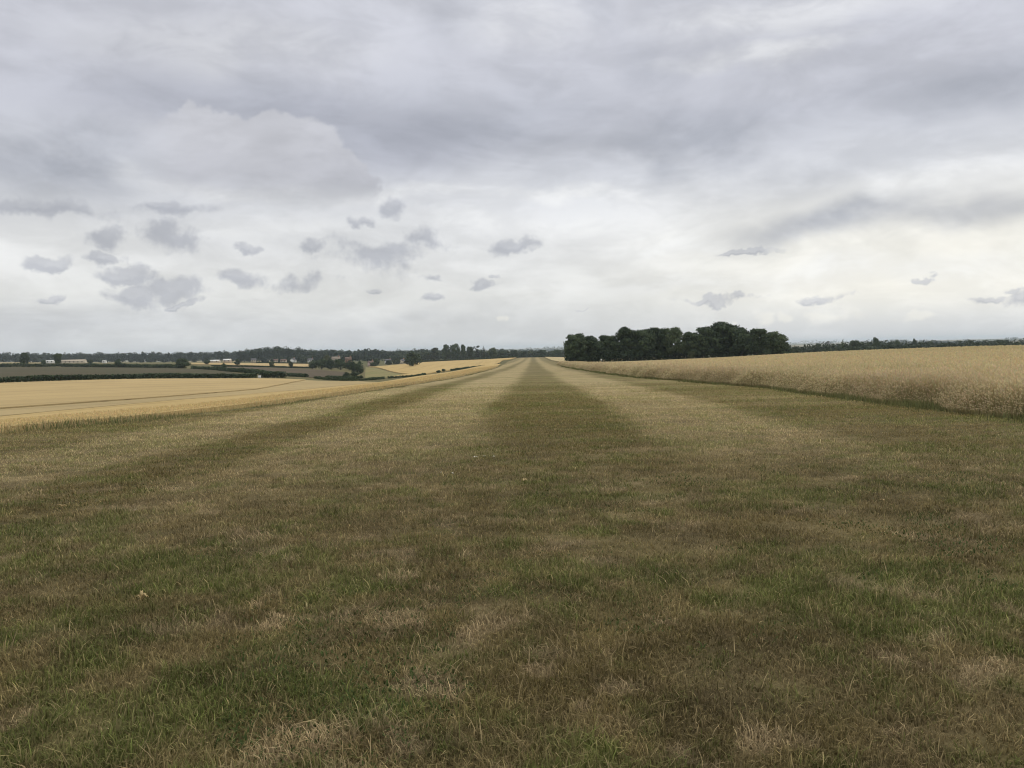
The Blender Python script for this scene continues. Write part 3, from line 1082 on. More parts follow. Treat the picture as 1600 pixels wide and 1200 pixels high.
def make_broad(seed, n=3600, size=.03, low=.12, style='round', mat=LEAF, name='broadleaf_tree'):
    g = np.random.default_rng(seed)
    root = empty(name, (0, 0, 0))
    lobes = []
    for i in range(34):
        a = g.random() * 6.283
        t = (i + g.random()) / 34
        z = low + .12 + (1 - low - .2) * t
        prof = {'round': math.sin(math.pi * min(1, .22 + .70 * t)) ** .7, 'tall': .75 * math.sin(math.pi * min(1, .2 + .7 * t)) ** .5,
                'flat': .45 + .55 * sstep(np.array(t), .2, .8) - .25 * (t > .9), 'oval': math.sin(math.pi * min(1, .1 + .8 * t)) ** .6}[style]
        rr_ = float(prof) * .34 * math.sqrt(g.uniform(.3, 1))
        s = g.uniform(.12, .19)
        lobes.append((rr_ * math.cos(a), rr_ * math.sin(a), z, s, s, s * g.uniform(.5, .75), g.uniform(.2, .8)))
    lobes.append((0, 0, .50, .33, .33, .36, .35))
    lobes.append((.02, 0, .84, .2, .2, .13, .6))
    V, tone = lobes_cloud(lobes, n, size, g)
    # stray sprigs break the outline
    k = n // 14
    c = V.reshape(-1, 4, 3).mean(1)[g.choice(n, k)]
    out_d = c - np.array([0, 0, .5])
    c = c + out_d / np.linalg.norm(out_d, axis=1, keepdims=True) * g.uniform(.01, .06, k)[:, None]
    V2, _ = leaf_quads(c, out_d, np.full(k, size * .8), np.full(k, .5), g)
    V = np.vstack([V, V2])
    V[:, 2] = np.clip(V[:, 2], .01, 1.02)
    tone = np.concatenate([tone, g.random(k)])
    quad_mesh('crown', V, tone, mat, root)
    tubes = [tube([(0, 0, -.03), (.005, 0, .15), (-.01, .01, .4), (0, 0, .75)], [.032, .024, .018, .006])]
    for i in range(6):
        a = g.random() * 6.283
        z = g.uniform(.18, .5)
        tubes.append(tube([(0, 0, z), (.14 * math.cos(a), .14 * math.sin(a), z + .14), (.28 * math.cos(a), .28 * math.sin(a), z + .2)], [.012, .008, .003], 5))
    wood_mesh('trunk', tubes, root)
    return root


def make_conifer(seed, n=1500, size=.028, name='conifer_tree', width=.5, top_flat=False):
    g = np.random.default_rng(seed)
    root = empty(name, (0, 0, 0))
    lobes = []
    if top_flat:                  # pine or cedar: flat layered plates on a long bare trunk
        for i in range(11):
            a = g.random() * 6.283
            z = g.uniform(.5, .95)
            rr_ = g.uniform(.05, .3)
            s = g.uniform(.12, .22)
            lobes.append((rr_ * math.cos(a), rr_ * math.sin(a), z, s, s, .05, g.uniform(.2, .7)))
        for i in range(6):
            a = g.random() * 6.283
            lobes.append((.2 * math.cos(a), .2 * math.sin(a), g.uniform(.1, .42), .2, .2, .1, .4))
    else:
        for i in range(16):
            t = i / 15
            z = .1 + .84 * t
            w = width * (1 - t) ** .8 + .04
            for k in range(3):
                a = g.random() * 6.283
                lobes.append((w * .5 * math.cos(a), w * .5 * math.sin(a), z, w * .5, w * .5, .045, g.uniform(.2, .7)))
        lobes.append((0, 0, .96, .03, .03, .05, .5))
    V, tone = lobes_cloud(lobes, n, size, g, .4)
    V[:, 2] = np.clip(V[:, 2], .01, 1.03)
    quad_mesh('crown', V, tone, LEAF_PINE, root)
    wood_mesh('trunk', [tube([(0, 0, -.03), (0, 0, .4), (.01, 0, .92)], [.03, .02, .005])], root)
    return root


def make_shrub(seed, n=1300, size=.045, mat=LEAF, name='bush'):
    g = np.random.default_rng(seed)
    root = empty(name, (0, 0, 0))
    lobes = [(0, 0, .45, .36, .36, .42, .4)]
    for i in range(10):
        a = g.random() * 6.283
        r_ = .27 * math.sqrt(g.random())
        s = g.uniform(.13, .22)
        lobes.append((r_ * math.cos(a), r_ * math.sin(a), g.uniform(.2, .8), s, s, s, g.uniform(.2, .8)))
    V, tone = lobes_cloud(lobes, n, size, g, .5)
    V[:, 2] = np.clip(V[:, 2], 0.0, 1.02)
    quad_mesh('crown', V, tone, mat, root)
    wood_mesh('trunk', [tube([(0, 0, -.04), (.01, 0, .2), (0, .01, .6)], [.035, .03, .01], 6)], root)
    return root


PROTO = {'round_a': lambda: make_broad(1), 'round_b': lambda: make_broad(2, low=.06), 'round_c': lambda: make_broad(3, style='flat'),
         'oval': lambda: make_broad(4, style='oval', low=.08), 'tall': lambda: make_broad(5, style='tall', low=.1),
         'low': lambda: make_broad(6, low=-.04, style='round'), 'dome': lambda: make_broad(7, n=5600, size=.032, low=.08),
         'dome_b': lambda: make_broad(8, n=5400, size=.032, low=.06),
         'pale': lambda: make_broad(9, mat=LEAF_LIGHT, low=.05), 'conifer': lambda: make_conifer(20), 'spire': lambda: make_conifer(21, width=.8),
         'pine': lambda: make_conifer(22, top_flat=True), 'cedar': lambda: make_conifer(23, top_flat=True, n=1900),
         'sparse': lambda: make_broad(24, n=420, size=.03, style='tall', low=.05), 'bush': lambda: make_shrub(30), 'bush_b': lambda: make_shrub(31),
         'bush_pale': lambda: make_shrub(32, mat=LEAF_LIGHT)}
MADE = {}


def tree(proto, px, top, d, wpx, label, cat='tree', group=None, dig=0.0, base_py=None):
    p = at(px, 560, d)
    x, y = p[0], p[1]
    z0 = h1(x, y) - dig
    if base_py is not None:
        z0 = at(px, base_py, d)[2]
    z1 = at(px, top, d)[2]
    hh_ = max(z1 - z0, 0.8)
    w = wpx / FPX * d
    if proto not in MADE:
        MADE[proto] = PROTO[proto]()
        o = MADE[proto]
    else:
        o = copy_thing(MADE[proto])
    o.location = (x, y, z0)
    o.scale = (w, w, hh_)
    o.rotation_euler = (0, 0, float(rng.random() * 6.283))
    tag(o, label, cat, group)
    if not group and 'group' in o:
        del o['group']
    return o


GW = 'trees of the dark wood beside the right hand wheat field'
for a in (
    ('dome_b', 900, 520.5, 302, 44, 'rounded dark tree at the left end of the wood, nearest the airstrip'),
    ('dome', 926, 525, 306, 46, 'low dark tree next to the left end tree of the wood, beside a sky gap'),
    ('dome_b', 950, 523, 308, 44, 'dark tree in the wood where the skyline starts to climb from the left'),
    ('dome', 978, 511.5, 309, 56, 'big greenish tree with the highest crown in the left half of the wood'),
    ('dome_b', 1006, 513.5, 307, 48, 'dark tree right of the big greenish crown in the wood'),
    ('dome_b', 1030, 511, 311, 50, 'broad dark tree in the middle of the wood with a flat skyline'),
    ('round_a', 1054, 511, 306, 44, 'ragged topped tree with loose sprigs in the middle of the wood'),
    ('dome', 1078, 519, 307, 48, 'lowest crown in the middle of the wood, in the dip beside the tallest dome'),
    ('dome_b', 1102, 510, 310, 60, 'dark shoulder tree on the left side of the tallest dome in the wood'),
    ('dome', 1133, 503.5, 312, 72, 'tallest tree of the wood with a wide domed crown'),
    ('dome', 1160, 512, 306, 46, 'dark tree in the dip right of the tallest dome'),
    ('dome_b', 1186, 513, 310, 58, 'second dome shaped tree towards the right end of the wood'),
    ('round_a', 1206, 518, 308, 44, 'dark tree stepping down towards the right end of the wood'),
    ('dome', 1218, 522.5, 309, 40, 'rounded dark tree at the right end of the wood'),
):
    tree(*a[:5], a[5], group=GW, dig=.3)

GL = 'lone trees and bushes in the fields on the left'
for a in (
    ('round_a', 38, 550.5, 640, 17, 'lone round tree standing on the field hedge at the far left'),
    ('round_c', 90, 552, 660, 16, 'lone dark tree between the white shed and the long cream building'),
    ('bush', 67, 561.5, 700, 11, 'small bush left of the low white shed', 'bush'),
    ('bush_b', 185, 560, 555, 17, 'dark bushy tree on the second hedge between the two lone trees and the big bush'),
    ('bush', 141, 561, 760, 11, 'grey green bush right of the long cream building', 'bush'),
    ('low', 284, 559.5, 492, 28, 'biggest dark rounded bushy tree on the second hedge on the left'),
    ('bush_b', 349, 566.5, 445, 14, 'squat tree at the right end of the second hedge'),
    ('bush', 323, 561.5, 760, 13, 'dark bush left of the white roofed shed', 'bush'),
    ('round_a', 371, 560.5, 720, 12, 'small round tree standing in the thin pale field by the farm sheds'),
    ('bush_pale', 424, 563.8, 690, 11, 'left of two pale green bushes on the thin pale field', 'bush'),
    ('bush_pale', 454, 563.5, 690, 10, 'right of two pale green bushes on the thin pale field', 'bush'),
    ('bush_b', 645, 546, 600, 31, 'big dark spreading tree standing alone in the broad tan field'),
    ('bush', 693, 575.8, 348, 8, 'leftmost bush on the thin hedge below the tan field', 'bush'),
    ('bush_b', 739, 571.8, 415, 13, 'low wide bush in the middle of the thin hedge below the tan field', 'bush'),
    ('bush', 757, 570.3, 440, 8, 'right hand bush on the thin hedge below the tan field', 'bush'),
    ('bush', 630, 587.3, 306, 10, 'lowest bush where the thin hedge starts, below the meadow', 'bush'),
):
    tree(*a[:5], a[5], a[6] if len(a) > 6 else 'tree', group=GL)

GC = 'trees of the small copse in the valley'
for a in (
    ('bush_b', 488, 561.5, 590, 20, 'low dark tree at the left end of the small copse'),
    ('bush', 502, 559, 585, 24, 'dark tree second from the left in the small copse'),
    ('bush_b', 517, 559.5, 580, 24, 'dark tree in the middle of the small copse, below the pale house'),
    ('bush', 532, 559.5, 570, 24, 'dark tree right of the middle of the small copse'),
    ('bush_b', 546, 561.5, 560, 22, 'dark tree at the right end of the small copse'),
    ('bush', 553, 563.5, 470, 17, 'taller dark tree standing in front of the right end of the copse'),
    ('bush_b', 562, 562.5, 462, 19, 'dark round tree beside the meadow corner'),
    ('pale', 510, 554.5, 760, 18, 'pale grey green tree rising behind the small copse'),
):
    tree(*a[:5], a[5], group=GC)
for a in (
    ('bush_b', 540, 581, 385, 16, 'left bush below the two dark trees by the meadow'),
    ('bush', 553, 580, 380, 20, 'middle bush below the two dark trees by the meadow'),
    ('bush_b', 563, 586, 330, 10, 'right bush below the two dark trees by the meadow'),
):
    tree(*a[:5], a[5], 'bush', group='bushes below the two dark trees')

GT = 'tall trees on the skyline left of the airstrip'
for a in (
    ('cedar', 679, 542.5, 1010, 20, 'layered cedar like tree left of the tall skyline group'),
    ('round_a', 588, 560, 860, 12, 'dark tree left of the white house'),
    ('round_b', 584, 566, 760, 15, 'dark low tree in front of the pinkish house'),
    ('tall', 698, 538, 985, 18, 'left tree of the tallest pair on the skyline'),
    ('oval', 711, 537, 980, 20, 'right tree of the tallest pair on the skyline'),
    ('tall', 724, 538, 985, 12, 'tall narrow tree right of the tallest pair'),
    ('round_c', 735, 541, 990, 14, 'middle tree between the narrow tree and the flat topped pine'),
    ('pine', 745, 539.5, 985, 14, 'flat topped pine on the skyline'),
    ('spire', 756, 538.8, 980, 10, 'narrow pointed conifer on the skyline beside the flat topped pine'),
    ('round_a', 770, 543, 985, 18, 'rounded tree right of the pointed conifer'),
    ('round_b', 785, 547.5, 1000, 20, 'low rounded tree at the left of the row beyond the airstrip end'),
    ('round_a', 804, 547, 1020, 14, 'dark tree in the row beyond the airstrip end, left of the centre stripe'),
    ('dome', 819, 547.5, 1030, 16, 'wide dark tree in the row just left of the airstrip end'),
    ('conifer', 828, 544.5, 1300, 7, 'bluish far tree poking up above the airstrip end'),
    ('dome_b', 848, 546, 1020, 18, 'domed dark tree just right of the airstrip end'),
    ('round_b', 870, 546, 1010, 20, 'dark tree between the airstrip end and the wood'),
):
    tree(*a[:5], a[5], group=GT)

GR = 'trees on the skyline behind the right hand wheat field'
for a in (
    ('sparse', 1317, 529.5, 480, 7, 'thin feathery tree standing alone above the wheat'),
    ('round_b', 1279, 536, 620, 18, 'rounded dark tree left of the slim tower'),
    ('round_c', 1338, 531, 560, 22, 'broad flat topped tree right of the thin feathery tree'),
    ('oval', 1369, 527, 600, 14, 'tallest dark tree on the right hand skyline'),
    ('spire', 1388, 530.3, 640, 6, 'left pointed conifer of the right skyline, right of its tallest tree'),
    ('spire', 1393, 529.6, 640, 6, 'right pointed conifer of the close pair right of the tallest skyline tree'),
    ('round_a', 1402, 531, 620, 12, 'dark rounded tree right of the conifer pair'),
    ('oval', 1429, 529, 640, 8, 'knob shaped dark tree alone on the right skyline'),
    ('spire', 1451, 530.6, 700, 5, 'small spiky conifer, left of two near the middle of the right skyline'),
    ('spire', 1456, 529.6, 700, 5, 'small spiky conifer, right of two near the middle of the right skyline'),
    ('conifer', 1481, 529, 700, 7, 'steep pointed tree between the spiky conifers and the far right wood'),
    ('round_a', 1515, 530.5, 760, 14, 'bluish rounded tree on the right skyline'),
    ('spire', 1575, 529.4, 620, 7, 'dark pointed tree near the right edge'),
    ('round_c', 1560, 530.5, 700, 18, 'bushy tree in the row near the right edge'),
):
    tree(*a[:5], a[5], group=GR)
for a in (
    ('bush_b', 1195, 547.5, 303, 26, 'pale bush in front of the right end of the wood'),
    ('bush_pale', 1080, 548, 301, 14, 'pale green bush in the gap at the middle of the wood'),
    ('bush', 905, 556, 300, 26, 'dark bush at the foot of the left end of the wood'),
):
    tree(*a[:5], a[5], 'bush')


# ---- far woods that read as one mass
def wood_mass(name, spans, label, size=1.5, per=150, mat=LEAF_FAR, seed=1):
    """spans: (px0, px1, d0, d1, spacing_m, height_fn(px)->top py, width_m)"""
    g = np.random.default_rng(seed)
    Vs, Ts = [], []
    for (px0, px1, d0, d1, sp, top, wm, rows) in spans:
        for r_ in range(rows):
            d = d0 + (d1 - d0) * (r_ / max(1, rows - 1) if rows > 1 else 0)
            cnt = int((px1 - px0) / FPX * d / sp)
            pxs = np.linspace(px0, px1, cnt) + g.normal(0, sp / d * FPX * .3, cnt)
            ps = np.array([at(p, 560, d * g.uniform(.985, 1.015)) for p in pxs])
            zs = hgt(ps[:, 0], ps[:, 1])
            for p_, px, z0 in zip(ps, pxs, zs):
                zt = at(px, top(px) - 1.2 + g.normal(.6, 1.3), d)[2]
                hh_ = max(3.5, zt - z0)
                w = wm * g.uniform(.75, 1.35) * .5
                tone0 = g.uniform(.15, .75)
                lobes = [(p_[0], p_[1], z0 + hh_ * .45, w, w, hh_ * .42, tone0 - .1), (p_[0], p_[1], z0 + hh_ * .72, w * .85, w * .85, hh_ * .26, tone0 + .1)]
                for k in range(4):
                    a = g.random() * 6.283
                    lobes.append((p_[0] + w * .6 * math.cos(a), p_[1] + w * .6 * math.sin(a), z0 + hh_ * g.uniform(.25, .8), w * .5, w * .5, hh_ * .17, tone0 + g.uniform(-.15, .25)))
                V, t = lobes_cloud(lobes, per, size, g, .6)
                V[:, 2] = np.maximum(V[:, 2], z0 - .3)
                Vs.append(V)
                Ts.append(t)
    return stuff(quad_mesh(name, np.vstack(Vs), np.concatenate(Ts), mat), label, 'wood')


def curve(*pts):
    xs, ys_ = zip(*pts)
    return lambda px: float(np.interp(px, xs, ys_))


wood_mass('far_wood', [(-220, 395, 1560, 1680, 9.5, curve((-220, 556), (0, 552), (120, 553), (220, 552.5), (235, 551), (300, 551.5), (380, 549), (400, 546)), 13, 3),
                       (-220, 330, 1420, 1420, 16, curve((-200, 560), (330, 560)), 12, 1)],
          'long low blue green wood along the skyline on the far left', seed=41)
wood_mass('hill_wood', [(375, 690, 1250, 1420, 9.0, curve((375, 549), (400, 546.5), (417, 542.5), (440, 541.5), (455, 545), (472, 544.5), (490, 548), (520, 546.5), (560, 549), (580, 546.5),
                                                          (610, 549), (650, 546), (690, 548)), 14, 4),
                        (590, 640, 868, 872, 8, curve((590, 564.5), (640, 565)), 7, 1),
                        (470, 500, 935, 940, 9, curve((470, 566), (500, 565)), 7, 1),
                        (420, 660, 1080, 1130, 15, curve((420, 558), (520, 554), (580, 556), (660, 556)), 13, 2)],
          'dark wooded hillside behind the houses on the left', seed=42)
wood_mass('valley_wood', [(655, 905, 1080, 1250, 9, curve((655, 551), (700, 549), (760, 549.5), (790, 548.5), (830, 549.5), (900, 549)), 13, 3),
                          (740, 900, 1700, 1900, 14, curve((740, 547), (800, 547), (900, 548)), 16, 2)],
          'dark belt of trees beyond the end of the airstrip', seed=43)
wood_mass('right_wood', [(1225, 1660, 560, 760, 6.5, curve((1225, 541), (1250, 540.5), (1280, 537.5), (1320, 535.5), (1350, 532.5), (1380, 532), (1420, 533.5), (1480, 533), (1520, 532), (1580, 530.5), (1660, 529)), 9, 4),
                         (1225, 1660, 440, 470, 6, curve((1225, 546), (1300, 542), (1380, 539.5), (1450, 539), (1600, 534.5), (1660, 533)), 7, 2)],
          'belt of mixed trees behind the right hand wheat field', size=.8, per=130, seed=44)
# copses and hedgerow trees dotted over the plain far away
g9 = np.random.default_rng(77)
sp9 = []
for k in range(46):
    d = float(np.exp(g9.uniform(math.log(2300), math.log(9500))))
    pc_ = g9.uniform(-250, 1850)
    wpx_ = g9.uniform(40, 190)
    hh9 = g9.uniform(9, 17)
    p9 = at(pc_, 545, d)
    z9 = h1(p9[0], p9[1])
    tp = 545 - .0209 * (pc_ - 800) - (z9 + hh9 - 1.6) / d * FPX
    sp9.append((pc_ - wpx_ / 2, pc_ + wpx_ / 2, d, d, 26 * d / 3000, (lambda t: (lambda px: t))(tp), 34 * d / 3000, 1))
wood_mass('distant_woods', sp9, 'faint blue lines of distant woods on the plain', size=5.0, per=40, seed=45)


# ------------------------------------------------------------------ hedges and undergrowth
def hedge_quads(pts, w, h_, size, dens, g, gap=0.0, hvar=.35):
    P = [at(*p) if len(p) == 3 else np.array([p[0], p[1], 0]) for p in pts]
    Vs, Ts = [], []
    for a, b in zip(P[:-1], P[1:]):
        L = math.hypot(b[0] - a[0], b[1] - a[1])
        n = max(6, int(L * dens))
        t = g.random(n)
        x, y = a[0] + (b[0] - a[0]) * t, a[1] + (b[1] - a[1]) * t
        nx_, ny_ = -(b[1] - a[1]) / L, (b[0] - a[0]) / L
        o = (g.beta(2, 2, n) - .5) * w
        hl = h_ * (1 - hvar * .5 + hvar * fbm(x / 6, y / 6, 3, 3) * 1.6 - hvar * .3)
        if gap:
            keep = fbm(x / 25, y / 25, 6, 2) > gap
            x, y, o, hl = x[keep], y[keep], o[keep], hl[keep]
            n = len(x)
            if n == 0:
                continue
        z = hgt(x, y) + hl * (g.random(n) ** .75) * np.sqrt(np.maximum(.15, 1 - (2 * o / w) ** 2 * .6))
        c = np.stack([x + nx_ * o, y + ny_ * o, z], 1)
        V, _ = leaf_quads(c, np.tile((0, 0, .6), (n, 1)), np.full(n, size), None, g)
        Vs.append(V)
        Ts.append(np.clip(.25 + .5 * fbm(x / 4, y / 4, 5, 2) + g.normal(0, .15, n) - .1, 0, 1))
    return np.vstack(Vs), np.concatenate(Ts)


def hedge(pts, w, h_, label, size=.3, dens=60, gap=0.0, mat=LEAF, seed=5):
    V, t = hedge_quads(pts, w, h_, size, dens, np.random.default_rng(seed), gap)
    return tag(quad_mesh('hedge', V, t, mat), label, 'hedge')


hedge([(-250, 605, 186), (0, 595, 205), (100, 592, 217), (200, 588.5, 230), (300, 587, 248), (400, 586.5, 268)], 2.2, 1.55, 'thick dark hedge along the top of the pale wheat field on the left', .28, 90)
hedge([(405, 585.5, 275), (447, 586, 280)], 3.0, 2.2, 'short broad dark hedge beside the small white box', .28, 120, seed=6)
hedge([(450, 583.5, 330), (479, 586, 318)], 2.2, 1.5, 'short low hedge right of the broad dark hedge', .28, 90, seed=7)
hedge([(300, 577.5, 470), (350, 579.5, 430), (400, 582, 385), (440, 584.5, 335)], 2.5, 2.1, 'dark hedge running down from the squat tree towards the small white box', .35, 60, seed=8)
hedge([(-250, 576, 610), (0, 572.5, 615), (95, 572, 610), (185, 573, 565), (284, 575.5, 510)], 2.5, 2.6, 'second dark hedge across the far side of the dark field on the left', .45, 45, seed=9)
hedge([(330, 571.5, 690), (420, 571.5, 680), (485, 573, 640)], 1.5, 1.3, 'thin dark hedge along the near side of the thin pale field', .4, 45, seed=10)
hedge([(400, 567.3, 900), (485, 567.3, 880)], 2, 1.6, 'thin dark hedge along the far side of the thin pale field', .5, 35, seed=11)
hedge([(492, 591.5, 300), (515, 594, 288), (545, 594.5, 283), (570, 594, 284), (600, 591.3, 300)], 1.2, 0.9, 'low curved hedge at the bottom of the valley', .22, 70, seed=12)
hedge([(560, 587, 322), (530, 587, 345), (510, 588, 350)], 2.0, 1.1, 'rough low hedge left of the bushes below the two dark trees', .25, 60, gap=.42, seed=13)
hedge([(606, 590.5, 305), (655, 587, 300), (690, 580.5, 345), (740, 574, 410), (780, 569.3, 480)], 1.4, .9, 'thin ragged hedge between the golden strip and the broad tan field', .25, 45, gap=.33, seed=14)
hedge([(640, 567, 905), (660, 566, 902), (720, 563.3, 872), (770, 561.3, 842), (810, 559.5, 815)], 2.2, 2.2, 'dark hedge on the skyline left of the airstrip end', .5, 40, seed=15)
hedge([(835, 558.8, 815), (885, 558.2, 815), (930, 557, 815)], 2.0, 1.8, 'dark hedge on the skyline right of the airstrip end', .5, 40, seed=16)
hedge([(1205, 555, 306), (1270, 551.5, 306), (1340, 549, 290)], 1.8, 1.6, 'low dark hedge running right from the wood behind the wheat', .3, 60, seed=17)
g5 = np.random.default_rng(50)
V, t = hedge_quads([(884, 566, 303), (1050, 561, 308), (1232, 555, 311)], 9, 4.2, .38, 150, g5)
stuff(quad_mesh('undergrowth', V, np.clip(t - .25, 0, 1), LEAF), 'dark undergrowth below the trees of the wood', 'undergrowth')


# ------------------------------------------------------------------ buildings
def plain(name, c, c2=None, rough=.85, scale=1.5):
    m, N, out = new_mat(name)
    finish(N, out, N.mix(N.smooth(N.noise(pos(N), scale, 5.0, .65), .35, .7), c, c2 or tuple(v * .75 for v in c)), rough)
    return m


WHITE = plain('white_render', (.78, .77, .73), (.68, .67, .63))
CREAM = plain('cream_wall', (.60, .53, .41), (.52, .46, .36))
BRICK = plain('red_brick', (.34, .20, .14), (.26, .15, .11))
STONE = plain('pale_stone', (.50, .43, .34), (.42, .36, .29))
TILE = plain('brown_tile', (.17, .12, .095), (.12, .085, .07))
TILE2 = plain('weathered_tile', (.27, .23, .19), (.20, .17, .14))
SLATE = plain('grey_slate', (.15, .15, .16), (.10, .10, .11))
SHEET = plain('pale_sheeting', (.72, .72, .70), (.62, .62, .60))
GLASS = plain('dark_window', (.03, .035, .04), (.05, .055, .06), .25)
TOWER = plain('dark_stone', (.12, .115, .11), (.09, .085, .08))


def box(x0, x1, y0, y1, z0, z1):
    V = np.array([(x0, y0, z0), (x1, y0, z0), (x1, y1, z0), (x0, y1, z0), (x0, y0, z1), (x1, y0, z1), (x1, y1, z1), (x0, y1, z1)], float)
    Fq = np.array([(3, 2, 1, 0), (4, 5, 6, 7), (0, 1, 5, 4), (1, 2, 6, 5), (2, 3, 7, 6), (3, 0, 4, 7)])
    return V, Fq


def join(parts):
    V, Fq, o = [], [], 0
    for v, f_ in parts:
        V.append(v)
        Fq.append(f_ + o)
        o += len(v)
    return np.vstack(V), np.vstack(Fq)


def quads(name, parts, mat, parent):
    V, Fq = join(parts)
    return mesh_np(name, V, Fq, 4, mat, parent)


def gable(L, Dp, wh, rh, ov=.35, th_=.18):
    """pitched roof slab pair, closed, ridge along x"""
    y = Dp / 2 + ov
    x = L / 2 + ov
    zE = wh - ov * rh / (Dp / 2)
    V = np.array([(-x, -y, zE), (x, -y, zE), (x, 0, wh + rh), (-x, 0, wh + rh), (-x, y, zE), (x, y, zE),
                  (-x, -y, zE + th_), (x, -y, zE + th_), (x, 0, wh + rh + th_), (-x, 0, wh + rh + th_), (-x, y, zE + th_), (x, y, zE + th_)], float)
    Fq = np.array([(6, 7, 8, 9), (9, 8, 11, 10), (1, 0, 3, 2), (2, 3, 4, 5), (0, 1, 7, 6), (5, 4, 10, 11), (0, 6, 9, 3), (3, 9, 10, 4), (1, 2, 8, 7), (2, 5, 11, 8)])
    return V, Fq


def building(name, px, d, L, Dp, wh, rh, rz, wall, roof, label, cat, chimney=False, wins=3, lift=0.0, base_py=None):
    p = at(px, 560, d)
    z = h1(p[0], p[1]) + lift
    if base_py is not None:
        z = max(z, at(px, base_py, d)[2])
    b = empty(name, (p[0], p[1], z), rz)
    tag(b, label, cat)
    V = [box(-L / 2, L / 2, -Dp / 2, Dp / 2, -1.5, wh)]
    gv_ = np.array([(-L / 2, -Dp / 2, wh), (-L / 2, Dp / 2, wh), (-L / 2, 0, wh + rh), (-L / 2, 0, wh + rh),
                    (L / 2, -Dp / 2, wh), (L / 2, Dp / 2, wh), (L / 2, 0, wh + rh), (L / 2, 0, wh + rh)], float)
    quads('wall', V, wall, b)
    gw = np.array([(-L / 2, -Dp / 2, wh), (-L / 2, Dp / 2, wh), (-L / 2, 0, wh + rh), (L / 2, -Dp / 2, wh), (L / 2, Dp / 2, wh), (L / 2, 0, wh + rh)], float)
    mesh_np('gable_wall', gw[:3], np.array([0, 2, 1]), 3, wall, b)
    mesh_np('gable_wall', gw[3:], np.array([0, 1, 2]), 3, wall, b)
    rf = quads('roof', [gable(L, Dp, wh, rh)], roof, b)
    if chimney:
        quads('chimney', [box(L * .3, L * .3 + .9, -.45, .45, wh + rh * .5, wh + rh + 1.3)], BRICK, rf)
    rows = 2 if wh > 4 else 1
    for r_ in range(rows):
        for k in range(wins):
            x = -L / 2 + L * (k + .5) / wins
            quads('window', [box(x - .5, x + .5, -Dp / 2 - .05, -Dp / 2 + .03, .9 + 2.5 * r_, 2.1 + 2.5 * r_)], GLASS, b)
    return b


building('shed', 79, 860, 8.5, 6, 2.3, .8, .2, WHITE, SHEET, 'low white shed between the two lone trees on the far left', 'shed', wins=2, base_py=567.2)
building('barn', 114, 900, 27, 9, 2.4, 1.5, .2, CREAM, STONE, 'long cream building at the foot of the far left wood', 'building', wins=6, base_py=567.4)
building('shed', 163, 980, 4.2, 5, 2.2, .7, .2, WHITE, SHEET, 'tiny white shed right of the long cream building', 'shed', wins=1, base_py=567)
building('barn', 336, 900, 10, 8, 1.7, 1.2, .15, STONE, SHEET, 'white barn with a pale low roof, left of two farm sheds', 'barn', wins=2, base_py=566.3)
building('barn', 355, 910, 8, 7, 2.2, 1.3, .15, STONE, SHEET, 'taller white barn, right of two farm sheds', 'barn', wins=2, base_py=565.6)
building('cottage', 396, 980, 6, 6, 2.6, 1.7, .4, STONE, SLATE, 'small pale cottage against the wood, right of the farm sheds', 'cottage', wins=2, base_py=565.5)
building('cottage', 431, 980, 5, 6, 2.4, 1.6, .3, CREAM, TILE, 'small cream cottage above the left pale bush', 'cottage', wins=2, base_py=566)
building('cottage', 443, 985, 7, 6, 2.2, 1.6, .1, STONE, TILE, 'stone cottage left of the gabled white house', 'cottage', wins=2, base_py=566)
building('house', 458, 980, 5, 6, 2.8, 1.9, 1.2, WHITE, SLATE, 'gabled white house above the right pale bush', 'house', True, 2, base_py=565.8)
building('house', 485, 970, 6.5, 6, 2.2, 1.6, .2, WHITE, SLATE, 'white house left of the pale tree behind the copse', 'house', True, 3, base_py=565)
building('farmhouse', 525, 830, 8.5, 7, 3.4, 2.4, .15, STONE, TILE2, 'big pale farmhouse rising above the middle of the copse', 'house', True, 4, base_py=565.8)
building('house', 544, 840, 6.5, 6, 3.2, 2.4, .3, BRICK, TILE, 'red brick house above the right end of the copse', 'house', True, 3, base_py=566)
building('house', 579, 800, 5, 6, 2.6, 2.0, .5, plain('pink_wall', (.55, .42, .38)), TILE, 'pinkish house above the meadow corner', 'house', True, 2, base_py=571)
building('house', 606, 900, 7, 7, 2.8, 1.9, .25, WHITE, SLATE, 'white house with dark roof left of the big lone tree', 'house', True, 3, base_py=567.5)
building('cottage', 629, 880, 4.8, 6, 3.0, 2.0, .9, CREAM, SLATE, 'cream cottage tucked beside the big lone tree', 'cottage', True, 2, base_py=568.3)

p = at(1294, 540, 1900)
zt0 = h1(p[0], p[1])
tw = empty('tower', (p[0], p[1], zt0), .3)
tag(tw, 'slim dark tower poking above the trees behind the wheat', 'tower')
ht = at(1294, 532.8, 1900)[2] - zt0
quads('shaft', [box(-2.2, 2.2, -2.2, 2.2, -2, ht - 1.6)], TOWER, tw)
quads('parapet', [box(-2.5, 2.5, -2.5, 2.5, ht - 1.6, ht - .8)] + [box(sx * 2.0 - .5, sx * 2.0 + .5, sy * 2.0 - .5, sy * 2.0 + .5, ht - .8, ht) for sx in (-1, 1) for sy in (-1, 1)], TOWER, tw)

